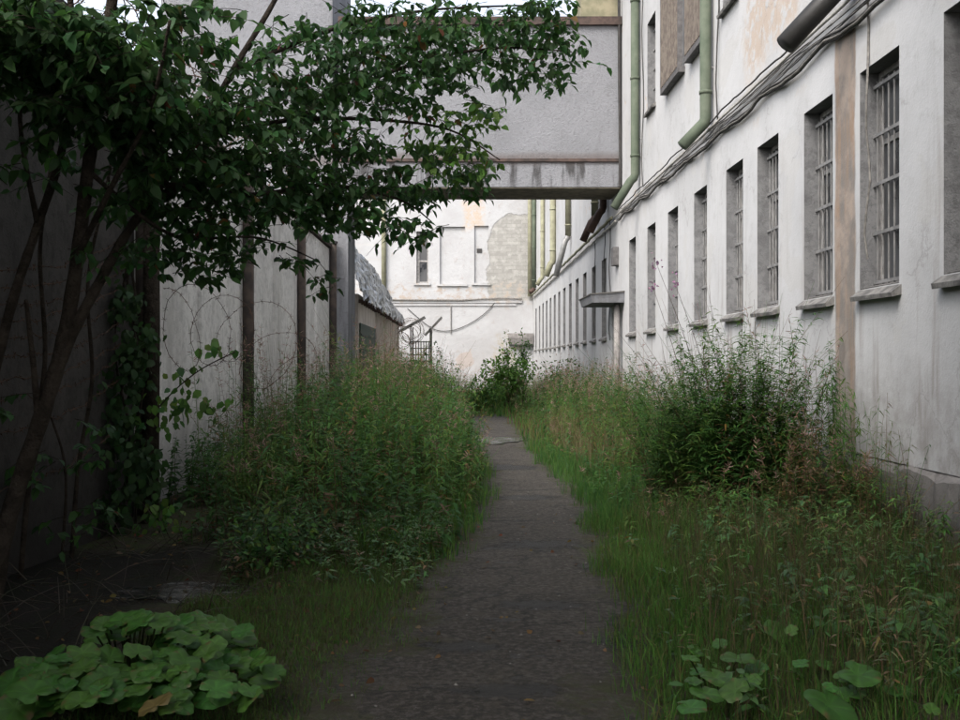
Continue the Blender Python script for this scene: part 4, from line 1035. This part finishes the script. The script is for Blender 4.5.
bushy('sapling', 'thin young sapling reaching up against the yellowed wall patch', 'sapling', (1.6,36.5,1.9), (.26,.3,.8), 240, (.06,.10), GREENS+YELL, fill=.1)
bushy('bush', 'low green bush at the far end of the path', 'bush', (.75,33.5,.55), (.75,.7,.65), 1900, (.06,.12), FRESH+GREENS)
bushy('bush', 'grey-green leafy bush below the porch frame', 'bush', (-2.0,42,1.0), (.8,.8,1.1), 1300, (.07,.12), GREENS+[(.10,.12,.08)])
bushy('bush', 'bush with reddish heads right of the far path', 'bush', (2.9,31,.9), (.7,.8,.9), 1400, (.06,.11), GREENS+PINKDRY[:2])
bushy('shrub', 'small leafy shrub at the near edge of the left thicket', 'shrub', (-1.42,7.75,.28), (.36,.3,.26), 620, (.035,.07), DARKG+GREENS)

# ---- round-leaved plants
def round_leaf(f_parent, c, r, facing, tilt, colr, stalk_from):
    k = 30; V = []; C = []
    up = unit(np.array([math.cos(facing)*math.sin(tilt), math.sin(facing)*math.sin(tilt), math.cos(tilt)]))
    a = unit(np.cross(up, np.array([.2,.9,.1]))); b = np.cross(up, a); ph = random.random()*6; ro = random.random()*6.28
    V.append(np.array(c)-up*r*.13); C.append(np.array(colr)*1.25); F3, F4 = [], []
    for j, (q, h) in enumerate(((.3,-.03),(.62,.03),(.86,.03),(1.,-.035))):
        for i in range(k):
            an = 2*PI*i/k
            notch = 1-(.62*q)*math.exp(-((an-PI)/.20)**2)
            w = 1+(.035*math.sin(an*5+ph)+.03*math.sin(an*9+ph*2)+.02*random.uniform(-1,1))*q**3
            rr = r*q*notch*w*(1+.08*math.cos(an))
            z = r*(h+.075*math.sin(an*3+ph)*q*q+.05*math.sin(an*8+ph*1.7)*q**3+(.035 if i % 5 == 0 else 0)*(1-q)*-1)
            V.append(np.array(c)+a*rr*math.cos(an+ro)+b*rr*math.sin(an+ro)+up*z)
            C.append(np.array((.10,.075,.03)) if j >= 2 and math.sin(an*2+ph*3) > .975 else np.array(colr)*((1.35 if i % 5 == 0 and j < 3 else .95)*random.uniform(.9,1.1)))
    for i in range(k):
        n = (i+1) % k; F3.append([0,1+i,1+n])
        for j in range(3): F4.append([1+j*k+i, 1+(j+1)*k+i, 1+(j+1)*k+n, 1+j*k+n])
    base = len(V); s = np.array(stalk_from); p = [s, (s+np.array(c))/2+np.array([0,0,.03]), np.array(c)-up*r*.13]
    for q in p:
        for an in (0,2.1,4.2): V.append(q+.006*np.array([math.cos(an),math.sin(an),0])); C.append(np.array((.07,.09,.035)))
    for i in range(2):
        for q in range(3): F4.append([base+i*3+q, base+i*3+(q+1)%3, base+i*3+3+(q+1)%3, base+i*3+3+q])
    return mesh_np('leaf', np.array(V), F3, F4, np.clip(np.array(C),0,1), M['broad'], f_parent, smooth=True)
def round_plant(label, specs, base):
    t = thing('butterbur', label, 'plant', (base[0], base[1], float(hgt(*base))))
    for (px, py, Y, rp) in specs:
        zc = .10+random.uniform(.05,.20)+.16*max(0, 1-abs(px-150)/110)*max(0, min(1, (700-py)/60)); Y = (EYE-zc)*F/(py-VY); c = at(px, py, Y)
        s = (c[0]*.55+base[0]*.45, c[1]*.55+base[1]*.45+.03, float(hgt(c[0],c[1]))-.01)
        q = random.uniform(.75,1.2); q *= .9; col = (.044*q*random.uniform(.8,1.25),.125*q,.020*q) if (px, py) != (155,704) else (.13,.10,.035)
        round_leaf(t, c, rp*Y/F, random.uniform(-2.8,-.3), random.uniform(.05,.65), col, s)
LP = []
for i in range(190):
    a, q = random.uniform(0, 2*PI), math.sqrt(random.random())
    LP.append((150+132*q*math.cos(a), 662+46*q*math.sin(a)*(1 if math.cos(a) > -.4 else .8)+(14 if math.cos(a) < -.5 else 0), 5.4, random.uniform(10,18)))
LP += [(10,682,5,22),(32,690,5,24),(60,692,5,20),(45,706,5,22),(15,706,5,20),(80,700,5,18),(245,700,5,18),(125,618,5,21),(190,622,5,20),(155,704,5,19)]
LP.sort(key=lambda l: l[1])
round_plant('spreading butterbur patch with round leaves on the dark soil', LP, (-1.75,5.5))
round_plant('pair of large round butterbur leaves in the grass by the path', [(random.uniform(690,800), random.uniform(640,712), 5.5, random.uniform(7,14)) for _ in range(9)]+[(738,657,5.75,17),(756,668,5.7,13),(716,676,5.4,16),(706,692,5.2,17),(690,706,5.0,16),(735,690,5.3,15),(748,680,5.5,14)], (1.35,5.4))
round_plant('butterbur with two broad leaves lowest in the right foreground', [(random.uniform(800,940), random.uniform(655,712), 5.5, random.uniform(7,14)) for _ in range(9)]+[(858,673,5.7,21),(830,703,5.2,27),(848,694,5.3,18),(802,663,5.7,9),(900,690,5.4,16)], (1.9,5.45))
round_plant('pale round butterbur leaves in the weeds beside the building', [(random.uniform(770,955), random.uniform(590,645), 6.3, random.uniform(6,12)) for _ in range(14)]+[(780,632,6.3,16),(905,618,6.4,14),(880,612,6.6,14),(872,612,6.7,12),(925,625,6.2,14),(945,608,6.6,13),(915,600,6.8,13)], (2.6,6.5))
round_plant('bright green coltsfoot leaves beside the dead brown weeds', [(845,499,8.9,12),(858,503,8.9,11),(873,515,8.8,11),(835,497,8.9,8),(866,508,8.85,9)], (3.3,8.9))

# ------------------------------------------------------------------ camera, sky, light
cam = bpy.data.cameras.new('camera'); co = bpy.data.objects.new('camera', cam); COL.objects.link(co)
cam.sensor_width = 36; cam.lens = F/960*36; cam.shift_x = (480-VX)/960; cam.shift_y = (VY-360)/960
co.location = (0, 0, EYE); co.rotation_euler = (PI/2, 0, 0); cam.clip_start = .05; cam.clip_end = 2000
SC.camera = co
SUN_EL, SUN_AZ = math.radians(48), math.radians(215)       # azimuth from +Y towards +X
w = bpy.data.worlds.new('World'); SC.world = w; w.use_nodes = True
nt = w.node_tree; bg = nt.nodes['Background']; sky = nt.nodes.new('ShaderNodeTexSky'); sky.sky_type = 'NISHITA'
sky.sun_disc = False; sky.sun_elevation = SUN_EL; sky.sun_rotation = SUN_AZ; sky.dust_density = 5.0; sky.air_density = 1.0; sky.ozone_density = .6
hs = nt.nodes.new('ShaderNodeHueSaturation'); hs.inputs['Saturation'].default_value = .45     # thin overcast: paler than a clear sky
nt.links.new(sky.outputs[0], hs.inputs['Color']); nt.links.new(hs.outputs[0], bg.inputs[0]); bg.inputs[1].default_value = .15
sl = bpy.data.lights.new('sun', 'SUN'); so = bpy.data.objects.new('sun', sl); COL.objects.link(so)
sl.energy = .5; sl.angle = math.radians(25); sl.color = (1, .975, .94)
d = np.array([math.sin(SUN_AZ)*math.cos(SUN_EL), math.cos(SUN_AZ)*math.cos(SUN_EL), math.sin(SUN_EL)])
from mathutils import Vector
so.rotation_euler = Vector(tuple(d)).to_track_quat('Z', 'Y').to_euler(); so.location = (-6, -4, 15)
vs = SC.view_settings; vs.view_transform = 'Standard'; vs.look = 'None'; vs.gamma = 1; vs.use_curve_mapping = False; vs.exposure = 1.55
SC.cycles.max_bounces = 8; SC.cycles.transparent_max_bounces = 8
SC.cycles.use_denoising = True
